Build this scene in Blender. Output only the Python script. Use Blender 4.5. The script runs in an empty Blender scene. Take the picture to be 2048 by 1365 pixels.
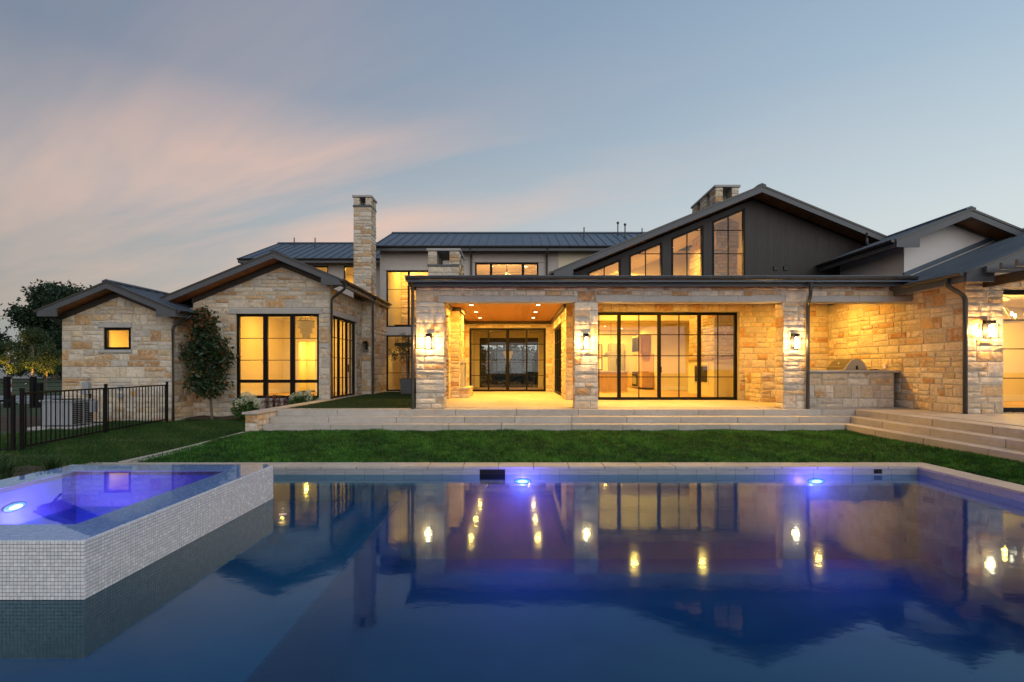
import bpy, bmesh, math, random
import numpy as np
from mathutils import Vector, Matrix

scene = bpy.context.scene
COL = scene.collection
rng = random.Random(11)
nrg = np.random.default_rng(5)

# ------------------------------------------------------------------ camera
cam_d = bpy.data.cameras.new('camera')
cam = bpy.data.objects.new('camera', cam_d)
COL.objects.link(cam)
cam.location = (0, 0, 1.68)
cam.rotation_euler = (math.pi / 2, 0, 0)
cam_d.sensor_width = 36
cam_d.lens = 18.28
cam_d.shift_x = -0.0024
cam_d.shift_y = 0.0271
cam_d.clip_end = 3000
scene.camera = cam

# ------------------------------------------------------------------ exposure
vs = scene.view_settings
vs.view_transform = 'Standard'
vs.look = 'None'
vs.exposure = 0.0
vs.gamma = 1.0
scene.render.engine = 'CYCLES'
cy = scene.cycles
cy.use_denoising = True
try:
    cy.denoiser = 'OPENIMAGEDENOISE'
    cy.denoising_prefilter = 'ACCURATE'
except Exception:
    pass
cy.max_bounces = 7
cy.diffuse_bounces = 3
cy.glossy_bounces = 4
cy.transparent_max_bounces = 14
cy.caustics_reflective = False
cy.caustics_refractive = False
cy.sample_clamp_indirect = 4.0
cy.sample_clamp_direct = 40.0
cy.use_light_tree = True

# ------------------------------------------------------------------ sky
SUN_DIR = Vector((-0.34, 0.84, -0.42)).normalized()      # the way the light travels
SUN_AZ = math.atan2(-SUN_DIR.x, -SUN_DIR.y)
world = bpy.data.worlds.new('World')
scene.world = world
world.use_nodes = True
wn, wl = world.node_tree.nodes, world.node_tree.links
bg = wn['Background']


def wnode(t, **kw):
    n = wn.new(t)
    for k, v in kw.items():
        setattr(n, k, v)
    return n


def wmath(op, a, b=None, clamp=False):
    n = wnode('ShaderNodeMath', operation=op, use_clamp=clamp)
    for i, v in enumerate((a, b)):
        if v is None:
            continue
        if isinstance(v, (int, float)):
            n.inputs[i].default_value = v
        else:
            wl.new(v, n.inputs[i])
    return n.outputs[0]


def wramp(fac, stops):
    n = wnode('ShaderNodeValToRGB')
    wl.new(fac, n.inputs[0])
    el = n.color_ramp.elements
    while len(el) < len(stops):
        el.new(0.5)
    for e, (p, c) in zip(el, stops):
        e.position = p
        e.color = (c[0], c[1], c[2], 1) if isinstance(c, tuple) else (c, c, c, 1)
    return n.outputs[0]


def wmix(fac, a, b):
    n = wnode('ShaderNodeMix', data_type='RGBA')
    for s, v in ((n.inputs[0], fac), (n.inputs[6], a), (n.inputs[7], b)):
        if isinstance(v, (int, float)):
            s.default_value = v
        elif isinstance(v, tuple):
            s.default_value = (*v, 1)
        else:
            wl.new(v, s)
    return n.outputs[2]


sky = wnode('ShaderNodeTexSky', sky_type='NISHITA', sun_disc=False)
sky.sun_elevation = math.radians(2.0)
sky.sun_rotation = math.radians(200)
sky.dust_density = 2.5
sky.ozone_density = 1.5
tc = wnode('ShaderNodeTexCoord')
sep = wnode('ShaderNodeSeparateXYZ')
wl.new(tc.outputs['Generated'], sep.inputs[0])
dx, dy, dz = sep.outputs
left = wramp(dz, [(0.0, (.33, .36, .34)), (.12, (.36, .375, .36)), (.27, (.36, .38, .41)), (.45, (.175, .235, .335)), (.62, (.14, .20, .31))])
right = wramp(dz, [(0.0, (.72, .76, .73)), (.12, (.72, .775, .765)), (.226, (.67, .745, .765)), (.45, (.41, .55, .68)), (.64, (.29, .425, .59))])
side = wmath('ADD', wmath('MULTIPLY', dx, 0.72), 0.5, True)
base = wmix(side, left, right)
nis = wnode('ShaderNodeVectorMath', operation='SCALE')
wl.new(sky.outputs[0], nis.inputs[0])
nis.inputs[3].default_value = 0.30
base = wmix(0.06, base, nis.outputs[0])
# high thin clouds: streaks on a flat layer overhead
den = wmath('ADD', wmath('MAXIMUM', dz, 0.0), 0.09)
comb = wnode('ShaderNodeCombineXYZ')
wl.new(wmath('DIVIDE', dx, den), comb.inputs[0])
wl.new(wmath('DIVIDE', dy, den), comb.inputs[1])
mp0 = wnode('ShaderNodeMapping')
wl.new(comb.outputs[0], mp0.inputs[0])
mp0.inputs['Rotation'].default_value = (0, 0, math.radians(30))
mp = wnode('ShaderNodeMapping')
wl.new(mp0.outputs[0], mp.inputs[0])
mp.inputs['Scale'].default_value = (0.30, 1.25, 1)
mp.inputs['Location'].default_value = (3.1, 0.75, 0)
n1 = wnode('ShaderNodeTexNoise')
wl.new(mp.outputs[0], n1.inputs['Vector'])
n1.inputs['Scale'].default_value = 0.85
n1.inputs['Detail'].default_value = 5
n1.inputs['Roughness'].default_value = 0.58
n1.inputs['Distortion'].default_value = 0.35
band = wramp(n1.outputs[0], [(.40, 0.0), (.52, .42), (.66, 1.0)])
low = wramp(dz, [(0.0, .25), (.12, .55), (.24, 1.0), (.34, .80), (.44, .22), (.65, .10)])
lw = wmath('SUBTRACT', 0.98, wmath('MULTIPLY', wmath('ABSOLUTE', wmath('ADD', dx, .30)), 1.05), True)
mask = wmath('MULTIPLY', wmath('MULTIPLY', band, low), lw)
base = wmix(wmath('MULTIPLY', mask, 0.95, True), base, (.92, .585, .44))
wl.new(base, bg.inputs[0])
bg.inputs[1].default_value = 1.0

# ------------------------------------------------------------------ afterglow (very soft, low sun behind the camera)
sun_d = bpy.data.lights.new('dusk_glow', 'SUN')
sun = bpy.data.objects.new('dusk_glow', sun_d)
COL.objects.link(sun)
sun_d.energy = 1.3
sun_d.angle = math.radians(70)
sun_d.color = (1.0, 0.97, 0.93)
sun.location = (0, -20, 20)
sun.rotation_euler = SUN_DIR.to_track_quat('-Z', 'Y').to_euler()

# ------------------------------------------------------------------ object helpers
WORLD = {}


def wmat(o):
    return WORLD.get(o.name, Matrix.Identity(4))


def link(o, parent=None, basis=None):
    """basis = world matrix of the object; the parent's own offset is cancelled."""
    COL.objects.link(o)
    basis = basis or Matrix.Identity(4)
    if parent is not None:
        o.parent = parent
        o.matrix_parent_inverse = wmat(parent).inverted()
    o.matrix_basis = basis
    WORLD[o.name] = basis
    return o


def tag(o, label=None, cat=None, group=None, kind=None):
    if label: o['label'] = label
    if cat: o['category'] = cat
    if group: o['group'] = group
    if kind: o['kind'] = kind
    return o


def empty(name, loc=(0, 0, 0), parent=None):
    o = bpy.data.objects.new(name, None)
    o.empty_display_size = 0.2
    return link(o, parent, Matrix.Translation(loc))


class MB:
    def __init__(s):
        s.v, s.f = [], []

    def add(s, vs, fs):
        n = len(s.v)
        s.v += [tuple(p) for p in vs]
        s.f += [tuple(i + n for i in f) for f in fs]
        return s

    def box(s, x0, x1, y0, y1, z0, z1):
        v = [(x, y, z) for z in (z0, z1) for y in (y0, y1) for x in (x0, x1)]
        return s.add(v, [(0, 2, 3, 1), (4, 5, 7, 6), (0, 1, 5, 4), (2, 6, 7, 3), (0, 4, 6, 2), (1, 3, 7, 5)])

    def obox(s, c, u, v, w):
        """box with centre c and half axes u, v, w"""
        c, u, v, w = map(Vector, (c, u, v, w))
        p = [c + a * u + b * v + d * w for d in (-1, 1) for b in (-1, 1) for a in (-1, 1)]
        return s.add(p, [(0, 2, 3, 1), (4, 5, 7, 6), (0, 1, 5, 4), (2, 6, 7, 3), (0, 4, 6, 2), (1, 3, 7, 5)])

    def prism(s, poly, axis, a, b):
        """extrude a 2D polygon; axis 'y': poly=(x,z); 'x': poly=(y,z); 'z': poly=(x,y)"""
        def P(p, t):
            return {'y': (p[0], t, p[1]), 'x': (t, p[0], p[1]), 'z': (p[0], p[1], t)}[axis]
        n = len(poly)
        v = [P(p, a) for p in poly] + [P(p, b) for p in poly]
        f = [tuple(range(n)), tuple(range(2 * n - 1, n - 1, -1))]
        f += [(i, (i + 1) % n, n + (i + 1) % n, n + i) for i in range(n)]
        return s.add(v, f)

    def tube(s, path, r, n=8, caps=True):
        path = [Vector(p) for p in path]
        rr = r if isinstance(r, (list, tuple)) else [r] * len(path)
        base = len(s.v)
        up = Vector((0, 0, 1))
        for i, p in enumerate(path):
            t = (path[min(i + 1, len(path) - 1)] - path[max(i - 1, 0)]).normalized()
            a = t.cross(up)
            if a.length < 1e-3:
                a = t.cross(Vector((0.3, 1, 0)))
            a.normalize()
            b = t.cross(a).normalized()
            for k in range(n):
                an = 2 * math.pi * k / n
                s.v.append(tuple(p + rr[i] * (math.cos(an) * a + math.sin(an) * b)))
        for i in range(len(path) - 1):
            for k in range(n):
                q = base + i * n
                s.f.append((q + k, q + (k + 1) % n, q + n + (k + 1) % n, q + n + k))
        if caps:
            s.f.append(tuple(base + k for k in range(n)))
            e = base + (len(path) - 1) * n
            s.f.append(tuple(e + n - 1 - k for k in range(n)))
        return s

    def lathe(s, prof, c=(0, 0, 0), n=16, axis='z'):
        base = len(s.v)
        for r, h in prof:
            for k in range(n):
                a = 2 * math.pi * k / n
                p = (r * math.cos(a), r * math.sin(a), h)
                if axis == 'y':
                    p = (p[0], p[2], p[1])
                if axis == 'x':
                    p = (p[2], p[0], p[1])
                s.v.append((c[0] + p[0], c[1] + p[1], c[2] + p[2]))
        for i in range(len(prof) - 1):
            for k in range(n):
                q = base + i * n
                s.f.append((q + k, q + (k + 1) % n, q + n + (k + 1) % n, q + n + k))
        s.f.append(tuple(base + k for k in range(n)))
        e = base + (len(prof) - 1) * n
        s.f.append(tuple(e + k for k in range(n)))
        return s

    def mesh(s, name, mat, smooth=False, bevel=0):
        me = bpy.data.meshes.new(name)
        me.from_pydata(s.v, [], s.f)
        bm = bmesh.new()
        bm.from_mesh(me)
        bmesh.ops.recalc_face_normals(bm, faces=bm.faces)
        if bevel:
            es = [e for e in bm.edges if len(e.link_faces) == 2 and e.calc_face_angle(0) > 0.6]
            bmesh.ops.bevel(bm, geom=es, offset=bevel, segments=1, affect='EDGES', profile=0.7)
        if smooth:
            for f in bm.faces:
                f.smooth = True
            for e in bm.edges:
                if len(e.link_faces) == 2 and e.calc_face_angle(0) > 0.7:
                    e.smooth = False
        bm.to_mesh(me)
        bm.free()
        me.materials.append(mat)
        return me

    def build(s, name, mat, parent=None, smooth=False, bevel=0):
        o = bpy.data.objects.new(name, s.mesh(name, mat, smooth, bevel))
        return link(o, parent)


def B(name, mat, parent, *b, bevel=0):
    return MB().box(*b).build(name, mat, parent, bevel=bevel)


# ------------------------------------------------------------------ material helpers
class M:
    def __init__(s, name):
        s.m = bpy.data.materials.new(name)
        s.m.use_nodes = True
        s.n, s.l = s.m.node_tree.nodes, s.m.node_tree.links
        s.p = s.n['Principled BSDF']

    def node(s, t, **kw):
        n = s.n.new(t)
        for k, v in kw.items():
            setattr(n, k, v)
        return n

    def put(s, sock, v):
        if hasattr(v, 'is_output'):
            s.l.new(v, sock)
        elif isinstance(v, tuple) and len(v) == 3 and sock.type == 'RGBA':
            sock.default_value = (*v, 1)
        else:
            sock.default_value = v

    def math(s, op, a, b=0.0, clamp=False):
        n = s.node('ShaderNodeMath', operation=op, use_clamp=clamp)
        s.put(n.inputs[0], a)
        s.put(n.inputs[1], b)
        return n.outputs[0]

    def mix(s, f, a, b, blend='MIX'):
        n = s.node('ShaderNodeMix', data_type='RGBA', blend_type=blend)
        s.put(n.inputs[0], f)
        s.put(n.inputs[6], a)
        s.put(n.inputs[7], b)
        return n.outputs[2]

    def ramp(s, f, stops, interp='LINEAR'):
        n = s.node('ShaderNodeValToRGB')
        n.color_ramp.interpolation = interp
        s.put(n.inputs[0], f)
        el = n.color_ramp.elements
        while len(el) < len(stops):
            el.new(0.5)
        for e, (p, c) in zip(el, stops):
            e.position = p
            e.color = (*c, 1) if isinstance(c, tuple) else (c, c, c, 1)
        return n.outputs[0]

    def coord(s, kind='Object', scale=(1, 1, 1), rot=(0, 0, 0), loc=(0, 0, 0)):
        if kind == 'World':
            t = s.node('ShaderNodeNewGeometry').outputs['Position']
        else:
            t = s.node('ShaderNodeTexCoord').outputs[kind]
        m = s.node('ShaderNodeMapping')
        s.l.new(t, m.inputs[0])
        m.inputs['Scale'].default_value = scale
        m.inputs['Rotation'].default_value = rot
        m.inputs['Location'].default_value = loc
        return m.outputs[0]

    def noise(s, vec, scale, detail=4, rough=0.55, dist=0.0):
        n = s.node('ShaderNodeTexNoise')
        s.put(n.inputs['Vector'], vec)
        n.inputs['Scale'].default_value = scale
        n.inputs['Detail'].default_value = detail
        n.inputs['Roughness'].default_value = rough
        n.inputs['Distortion'].default_value = dist
        return n.outputs[0]

    def bump(s, h, strength=0.3, dist=0.02):
        n = s.node('ShaderNodeBump')
        s.put(n.inputs['Height'], h)
        n.inputs['Strength'].default_value = strength
        n.inputs['Distance'].default_value = dist
        s.l.new(n.outputs[0], s.p.inputs['Normal'])
        return n.outputs[0]

    def set(s, base=None, rough=None, metal=None, spec=None):
        if base is not None: s.put(s.p.inputs['Base Color'], base)
        if rough is not None: s.put(s.p.inputs['Roughness'], rough)
        if metal is not None: s.p.inputs['Metallic'].default_value = metal
        if spec is not None: s.p.inputs['Specular IOR Level'].default_value = spec
        return s


def simple(name, base, rough=0.6, metal=0.0, var=0.12, scale=6.0, bump=0.0, bscale=40.0, spec=0.5):
    """base colour with soft uneven tone, and a fine relief"""
    m = M(name)
    v = m.coord('World')
    n = m.noise(v, scale, 5)
    lo = tuple(c * (1 - var) for c in base)
    hi = tuple(min(1, c * (1 + var)) for c in base)
    m.set(m.ramp(n, [(.3, lo), (.7, hi)]), None, metal, spec)
    m.put(m.p.inputs['Roughness'], m.ramp(n, [(.3, max(0, rough - .06)), (.7, min(1, rough + .06))]))
    if bump:
        m.bump(m.noise(v, bscale, 4), bump, 0.01)
    return m.m


def emit(name, col, strength):
    m = M(name)
    m.set((0, 0, 0), 0.5)
    m.p.inputs['Emission Color'].default_value = (*col, 1)
    m.p.inputs['Emission Strength'].default_value = strength
    return m.m


def stone_material(name, attr_type, relief=0.55):
    m = M(name)
    a = m.node('ShaderNodeAttribute', attribute_type=attr_type, attribute_name='tone')
    tone = a.outputs['Fac']
    v = m.coord('World')
    # shift the texture from stone to stone
    off = m.node('ShaderNodeVectorMath', operation='SCALE')
    cmb = m.node('ShaderNodeCombineXYZ')
    for i, k in enumerate((37.0, 91.0, 53.0)):
        m.l.new(m.math('MULTIPLY', tone, k), cmb.inputs[i])
    off = m.node('ShaderNodeVectorMath', operation='ADD')
    m.l.new(v, off.inputs[0])
    m.l.new(cmb.outputs[0], off.inputs[1])
    p = off.outputs[0]
    body = m.ramp(tone, [(0.0, (0.728, 0.632, 0.513)), (.12, (0.535, 0.485, 0.426)), (.24, (0.800, 0.694, 0.551)), (.36, (0.621, 0.525, 0.421)), (.48, (0.770, 0.684, 0.571)), (.58, (0.578, 0.465, 0.333)),
                         (.66, (0.728, 0.582, 0.397)), (.74, (0.749, 0.632, 0.493)), (.82, (0.642, 0.438, 0.242)), (.90, (0.578, 0.346, 0.164)), (1.0, (0.471, 0.276, 0.145))])
    n1 = m.noise(p, 5.0, 5, .6, .4)
    rust_amt = m.ramp(n1, [(.48, 0.0), (.62, 1.0)])
    prone = m.ramp(m.math('FRACT', m.math('MULTIPLY', tone, 17.3)), [(.45, 0.04), (.95, .80)])
    col = m.mix(m.math('MULTIPLY', rust_amt, prone), body, (.46, .28, .13))
    pale = m.ramp(m.noise(p, 7.0, 4, .6, .6), [(.52, 0.0), (.64, .75)])
    col = m.mix(m.math('MULTIPLY', pale, m.ramp(tone, [(.78, 0.0), (.84, 1.0)])), col, (.64, .56, .46))
    n0 = m.noise(p, 3.4, 5, .65, .8)
    col = m.mix(m.ramp(n0, [(.40, .60), (.56, 0.0)]), col, m.mix(1.0, col, (.76, .745, .735), 'MULTIPLY'))
    n2 = m.noise(p, 13.0, 6, .66)
    col = m.mix(m.ramp(n2, [(.36, 0.0), (.60, .60)]), col, m.mix(1.0, col, (1.14, 1.13, 1.12), 'MULTIPLY'))
    col = m.mix(m.ramp(n2, [(.30, .65), (.46, 0.0)]), col, m.mix(1.0, col, (.66, .62, .58), 'MULTIPLY'))
    n3 = m.noise(p, 48.0, 3, .6)
    col = m.mix(m.ramp(n3, [(.28, .55), (.46, 0.0)]), col, m.mix(1.0, col, (.60, .55, .50), 'MULTIPLY'))
    m.set(col, .85, spec=.25)
    h = m.math('ADD', m.math('MULTIPLY', n2, 1.0), m.math('MULTIPLY', n3, .45))
    m.bump(h, relief, 0.085)
    return m.m


MAT = {}
MAT['stone'] = stone_material('cream limestone blocks', 'OBJECT')
MAT['stone_mass'] = stone_material('cream limestone blocks laid', 'GEOMETRY')
MAT['mortar'] = simple('mortar', (.47, .43, .365), .95, var=.15, scale=9, bump=.3)
MAT['lime'] = simple('smooth grey limestone', (.40, .38, .36), .8, var=.08, scale=4, bump=.1)
MAT['stucco'] = simple('taupe stucco', (.50, .45, .415), .9, var=.05, scale=2.5, bump=.25, bscale=120)
MAT['lightened_stucco'] = simple('stucco lightened for skylight', (.76, .73, .72), .9, var=.04, scale=2.5, bump=.25, bscale=120)  # same stucco with the sky's brightness put into its colour; also whitens the vents
MAT['trim'] = simple('charcoal painted trim', (.072, .078, .088), .45, var=.10, scale=3)
MAT['gutter'] = simple('bronze gutter metal', (.055, .052, .050), .38, metal=.4, var=.15, scale=4)
MAT['roof'] = simple('slate blue standing seam metal', (.070, .096, .130), .42, metal=.35, var=.16, scale=1.6)
MAT['frame'] = simple('black window steel', (.006, .0058, .0058), .45, var=.2, spec=.15)
MAT['interior'] = simple('cream interior paint', (.74, .665, .47), .8, var=.02)
MAT['interior_trim'] = simple('white interior trim', (.80, .77, .70), .6, var=.02)
MAT['steel'] = simple('brushed stainless steel', (.36, .35, .34), .34, metal=.85, var=.1, scale=20)
MAT['black'] = simple('black iron', (.006, .006, .0065), .6, var=.2, spec=.2)
MAT['concrete'] = simple('pale concrete', (.40, .38, .36), .85, var=.12, scale=3, bump=.2)
MAT['iron_grey'] = simple('grey sheet metal', (.30, .315, .34), .5, var=.06, scale=6)


def travertine():
    m = M('honed travertine')
    v = m.coord('World')
    st = m.noise(m.coord('World', (.6, .6, 9)), 3.0, 5, .6, .3)
    n = m.noise(v, 7.0, 5)
    col = m.ramp(n, [(.25, (.42, .38, .34)), (.5, (.49, .455, .41)), (.75, (.54, .51, .465))])
    col = m.mix(m.ramp(st, [(.42, 0.0), (.62, .35)]), col, (.43, .35, .26))
    col = m.mix(m.ramp(m.noise(v, 1.1, 3), [(.42, 0.0), (.66, .30)]), col, (.36, .31, .26))
    sp = m.noise(v, 60.0, 3, .7)
    col = m.mix(m.ramp(sp, [(.28, .5), (.40, 0.0)]), col, (.33, .27, .20))
    oi = m.node('ShaderNodeObjectInfo')
    col = m.mix(m.math('MULTIPLY', oi.outputs['Random'], .7), col, m.mix(1.0, col, (.84, .83, .82), 'MULTIPLY'))
    m.set(col, .62, spec=.35)
    m.bump(m.math('ADD', m.math('MULTIPLY', sp, .5), n), .25, .01)
    return m.m


MAT['trav'] = travertine()


def wood(name, c0, c1, c2, axis=(1, 1, 1), board=None, rough=.55):
    """c0..c2 = grain tones; board=(axis index, board width) adds V grooves"""
    m = M(name)
    v = m.coord('World', axis)
    g = m.noise(v, 5.0, 6, .6, .8)
    col = m.ramp(g, [(.28, c0), (.5, c1), (.74, c2)])
    h = g
    if board:
        pos = m.node('ShaderNodeSeparateXYZ')
        m.l.new(m.coord('World'), pos.inputs[0])
        t = m.math('DIVIDE', pos.outputs[board[0]], board[1])
        fr = m.math('FRACT', t)
        wn_ = m.node('ShaderNodeTexWhiteNoise', noise_dimensions='1D')
        m.l.new(m.math('FLOOR', t), wn_.inputs['W'])
        col = m.mix(m.math('MULTIPLY', wn_.outputs[0], .45), col, m.mix(1.0, col, (.62, .58, .55), 'MULTIPLY'))
        h = m.math('ADD', m.math('MULTIPLY', g, .3), m.ramp(fr, [(0.0, 0.0), (.07, 1.0), (.93, 1.0), (1.0, 0.0)]))
    m.set(col, rough)
    m.bump(h, .45, .006)
    return m.m


MAT['soffit'] = wood('stained cedar soffit', (.17, .062, .018), (.27, .105, .03), (.36, .15, .05), (1, .25, 1))
MAT['ceiling_wood'] = wood('cedar plank ceiling', (.36, .165, .055), (.48, .235, .085), (.56, .30, .115), (9, .5, 9), (0, .14))
MAT['siding'] = wood('dark stained board siding', (.022, .0165, .0155), (.033, .025, .0235), (.048, .037, .035), (9, 9, .5), (0, .13), .6)
MAT['floor_wood'] = wood('oak floor', (.34, .22, .11), (.44, .30, .16), (.52, .37, .21), (1, 6, 1), (1, .16))
MAT['cabinet_wood'] = wood('oak cabinet', (.34, .20, .09), (.45, .28, .13), (.54, .36, .18), (6, 6, .6))
MAT['dark_beam'] = wood('dark stained beam', (.030, .022, .017), (.045, .033, .026), (.062, .046, .037), (3, 3, 3))
MAT['cabinet_green'] = simple('sage cabinet paint', (.20, .21, .15), .55, var=.04)
MAT['bark'] = simple('grey brown bark', (.13, .10, .075), .9, var=.35, scale=14, bump=.6, bscale=24)
MAT['mulch'] = simple('dark bark mulch', (.055, .036, .024), .95, var=.5, scale=22, bump=.9, bscale=30)
MAT['asphalt'] = simple('pale gravel drive', (.23, .23, .235), .9, var=.15, scale=3)


def schlick(m, f0, normal=None):
    lw = m.node('ShaderNodeLayerWeight')
    lw.inputs['Blend'].default_value = 0.5
    if normal is not None:
        m.l.new(normal, lw.inputs['Normal'])
    return m.math('ADD', m.math('MULTIPLY', m.math('POWER', lw.outputs['Facing'], 5.0), 1 - f0), f0, True)


def glass():
    m = M('window glass')
    m.n.remove(m.p)
    tr = m.node('ShaderNodeBsdfTransparent')
    tr.inputs[0].default_value = (.93, .95, .94, 1)
    gl = m.node('ShaderNodeBsdfGlossy')
    gl.inputs['Roughness'].default_value = 0.0
    mx = m.node('ShaderNodeMixShader')
    m.l.new(schlick(m, .055), mx.inputs[0])
    m.l.new(tr.outputs[0], mx.inputs[1])
    m.l.new(gl.outputs[0], mx.inputs[2])
    m.l.new(mx.outputs[0], m.n['Material Output'].inputs[0])
    return m.m


MAT['glass'] = glass()


def water(name, tint, scale=5.0, strength=.05, rough=.015):
    m = M(name)
    m.n.remove(m.p)
    tr = m.node('ShaderNodeBsdfTransparent')
    tr.inputs[0].default_value = (*tint, 1)
    gl = m.node('ShaderNodeBsdfGlossy')
    gl.inputs['Roughness'].default_value = rough
    gl.inputs['Color'].default_value = (.62, .85, 1.0, 1)
    w1 = m.noise(m.coord('World', (1.0, 1.25, 1)), scale, 2, .5)
    w2 = m.noise(m.coord('World', (1.0, 1.25, 1)), scale * 7, 2, .5)
    h = m.math('ADD', w1, m.math('MULTIPLY', w2, .14))
    bp = m.node('ShaderNodeBump')
    m.l.new(h, bp.inputs['Height'])
    bp.inputs['Strength'].default_value = strength
    bp.inputs['Distance'].default_value = 0.05
    m.l.new(bp.outputs[0], gl.inputs['Normal'])
    mx = m.node('ShaderNodeMixShader')
    m.l.new(schlick(m, .022, bp.outputs[0]), mx.inputs[0])
    m.l.new(tr.outputs[0], mx.inputs[1])
    m.l.new(gl.outputs[0], mx.inputs[2])
    m.l.new(mx.outputs[0], m.n['Material Output'].inputs[0])
    return m.m


MAT['water'] = water('pool water', (.36, .66, .80), 5.5, .016, .045)
MAT['spa_water'] = water('spa water', (.55, .68, .95), 2.0, .012, .008)


def plaster(name='deep blue pebble plaster', k=1.0):
    m = M(name)
    v = m.coord('World')
    n = m.noise(v, 70.0, 3, .7)
    b = m.noise(v, 1.3, 4)
    col = m.ramp(b, [(.3, (.002 * k, .070 * k, .150 * k)), (.7, (.003 * k, .085 * k, .175 * k))])
    col = m.mix(m.ramp(n, [(.60, 0.0), (.70, .7)]), col, (.06 * k, .16 * k, .22 * k))
    m.set(col, .8)
    return m.m


MAT['plaster'] = plaster()
MAT['shelf'] = plaster('lit tone pebble plaster', 1.4)  # brighter copy: light on the shallow shelf put into the plaster colour


def leafmat(name, c0, c1, c2, rough=.5, trans=.25):
    m = M(name)
    a = m.node('ShaderNodeAttribute', attribute_type='GEOMETRY', attribute_name='tone')
    col = m.ramp(a.outputs['Fac'], [(0, c0), (.55, c1), (1, c2)])
    m.set(col, rough, spec=.3)
    m.p.inputs['Transmission Weight'].default_value = 0
    tl = m.node('ShaderNodeBsdfTranslucent')
    m.l.new(col, tl.inputs[0])
    mx = m.node('ShaderNodeMixShader')
    mx.inputs[0].default_value = trans
    m.l.new(m.p.outputs[0], mx.inputs[1])
    m.l.new(tl.outputs[0], mx.inputs[2])
    m.l.new(mx.outputs[0], m.n['Material Output'].inputs[0])
    return m.m


MAT['grass'] = leafmat('lawn grass blades', (.014, .060, .008), (.050, .180, .020), (.13, .32, .045), .55, .3)
MAT['grass_rough'] = leafmat('rough grass blades', (.022, .060, .012), (.045, .125, .022), (.21, .19, .08), .6, .3)
MAT['turf'] = leafmat('clipped turf blades', (.024, .045, .012), (.036, .066, .018), (.05, .085, .024), .7, .2)
MAT['magnolia'] = leafmat('magnolia leaves', (.018, .040, .018), (.030, .060, .022), (.17, .062, .022), .30, .12)
MAT['oak'] = leafmat('oak leaves', (.012, .026, .014), (.022, .044, .020), (.036, .062, .028), .6, .2)
MAT['birch'] = leafmat('light green leaves', (.035, .06, .022), (.06, .09, .035), (.10, .13, .05), .6, .35)
MAT['hydr_leaf'] = leafmat('hydrangea leaves', (.025, .065, .012), (.045, .11, .02), (.08, .16, .035), .5, .25)
MAT['petal'] = leafmat('white green petals', (.42, .50, .30), (.60, .64, .48), (.74, .74, .62), .7, .3)
MAT['russet'] = leafmat('russet flower spikes', (.085, .035, .028), (.14, .055, .04), (.20, .09, .055), .7, .2)
MAT['liriope'] = leafmat('dark strap leaves', (.018, .040, .014), (.035, .075, .022), (.07, .12, .04), .45, .2)
MAT['olive'] = leafmat('olive leaves', (.06, .07, .03), (.09, .095, .045), (.13, .13, .07), .6, .2)


def soil():
    m = M('grassy ground')
    v = m.coord('World')
    n = m.noise(v, 1.4, 6, .6)
    f = m.noise(v, 40.0, 4, .7)
    col = m.ramp(n, [(.3, (.020, .040, .010)), (.55, (.032, .062, .014)), (.75, (.075, .075, .03))])
    col = m.mix(m.ramp(f, [(.3, .5), (.6, 0.0)]), col, (.03, .03, .015))
    m.set(col, .95)
    m.bump(f, .6, .03)
    return m.m


MAT['soil'] = soil()
WARM = (1.0, 0.515, 0.072)
WARM2 = (1.0, 0.56, 0.16)
MAT['bulb'] = emit('warm lamp', (1.0, .74, .42), 26.0)
MAT['can'] = emit('downlight lens', (1.0, .78, .45), 14.0)
MAT['lampglass'] = MAT['glass']


def lamp(name, kind, loc, energy, color=WARM, size=.1, parent=None, aim=None, spot=None, blend=.6):
    d = bpy.data.lights.new(name, kind)
    d.energy = energy
    d.color = color
    if kind == 'AREA':
        d.shape = 'DISK'
        d.size = size
    else:
        d.shadow_soft_size = size
    if spot:
        d.spot_size = spot
        d.spot_blend = blend
    o = bpy.data.objects.new(name, d)
    mtx = Matrix.Translation(loc)
    if aim is not None:
        mtx = mtx @ Vector(aim).to_track_quat('-Z', 'Y').to_matrix().to_4x4()
    return link(o, parent, mtx)

# ------------------------------------------------------------------ squared stone laid in uneven courses
def unit_stone(r):
    nx, nz = 4, 3
    mb = MB()
    ex, ez = .5, .5
    ix, iz = .5 - r.uniform(.012, .03), .5 - r.uniform(.045, .085)
    xs = [-ix + 2 * ix * i / nx for i in range(nx + 1)]
    zs = [-iz + 2 * iz * j / nz for j in range(nz + 1)]
    for j, z in enumerate(zs):
        for i, x in enumerate(xs):
            edge = i in (0, nx) or j in (0, nz)
            y = r.uniform(.45, .75) if edge else r.uniform(.7, 1.15)
            mb.v.append((x + (0 if i in (0, nx) else r.uniform(-.05, .05)), y, z + (0 if j in (0, nz) else r.uniform(-.06, .06))))
    idx = lambda i, j: j * (nx + 1) + i
    for j in range(nz):
        for i in range(nx):
            mb.f.append((idx(i, j), idx(i + 1, j), idx(i + 1, j + 1), idx(i, j + 1)))
    ring = [idx(i, 0) for i in range(nx + 1)] + [idx(nx, j) for j in range(1, nz + 1)] + [idx(i, nz) for i in range(nx - 1, -1, -1)] + [idx(0, j) for j in range(nz - 1, 0, -1)]
    b0 = len(mb.v)
    for k in ring:
        x, y, z = mb.v[k]
        mb.v.append((x / ix * ex if abs(x) >= ix - 1e-6 else x, -.3, z / iz * ez if abs(z) >= iz - 1e-6 else z))
    n = len(ring)
    for k in range(n):
        mb.f.append((ring[k], ring[(k + 1) % n], b0 + (k + 1) % n, b0 + k))
    return mb


UNIT = [unit_stone(rng) for _ in range(14)]
UNIT_MESH = [u.mesh('stone', MAT['stone']) for u in UNIT]
STONES = []          # every stone of the house before it becomes an object or joins the mass


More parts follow.
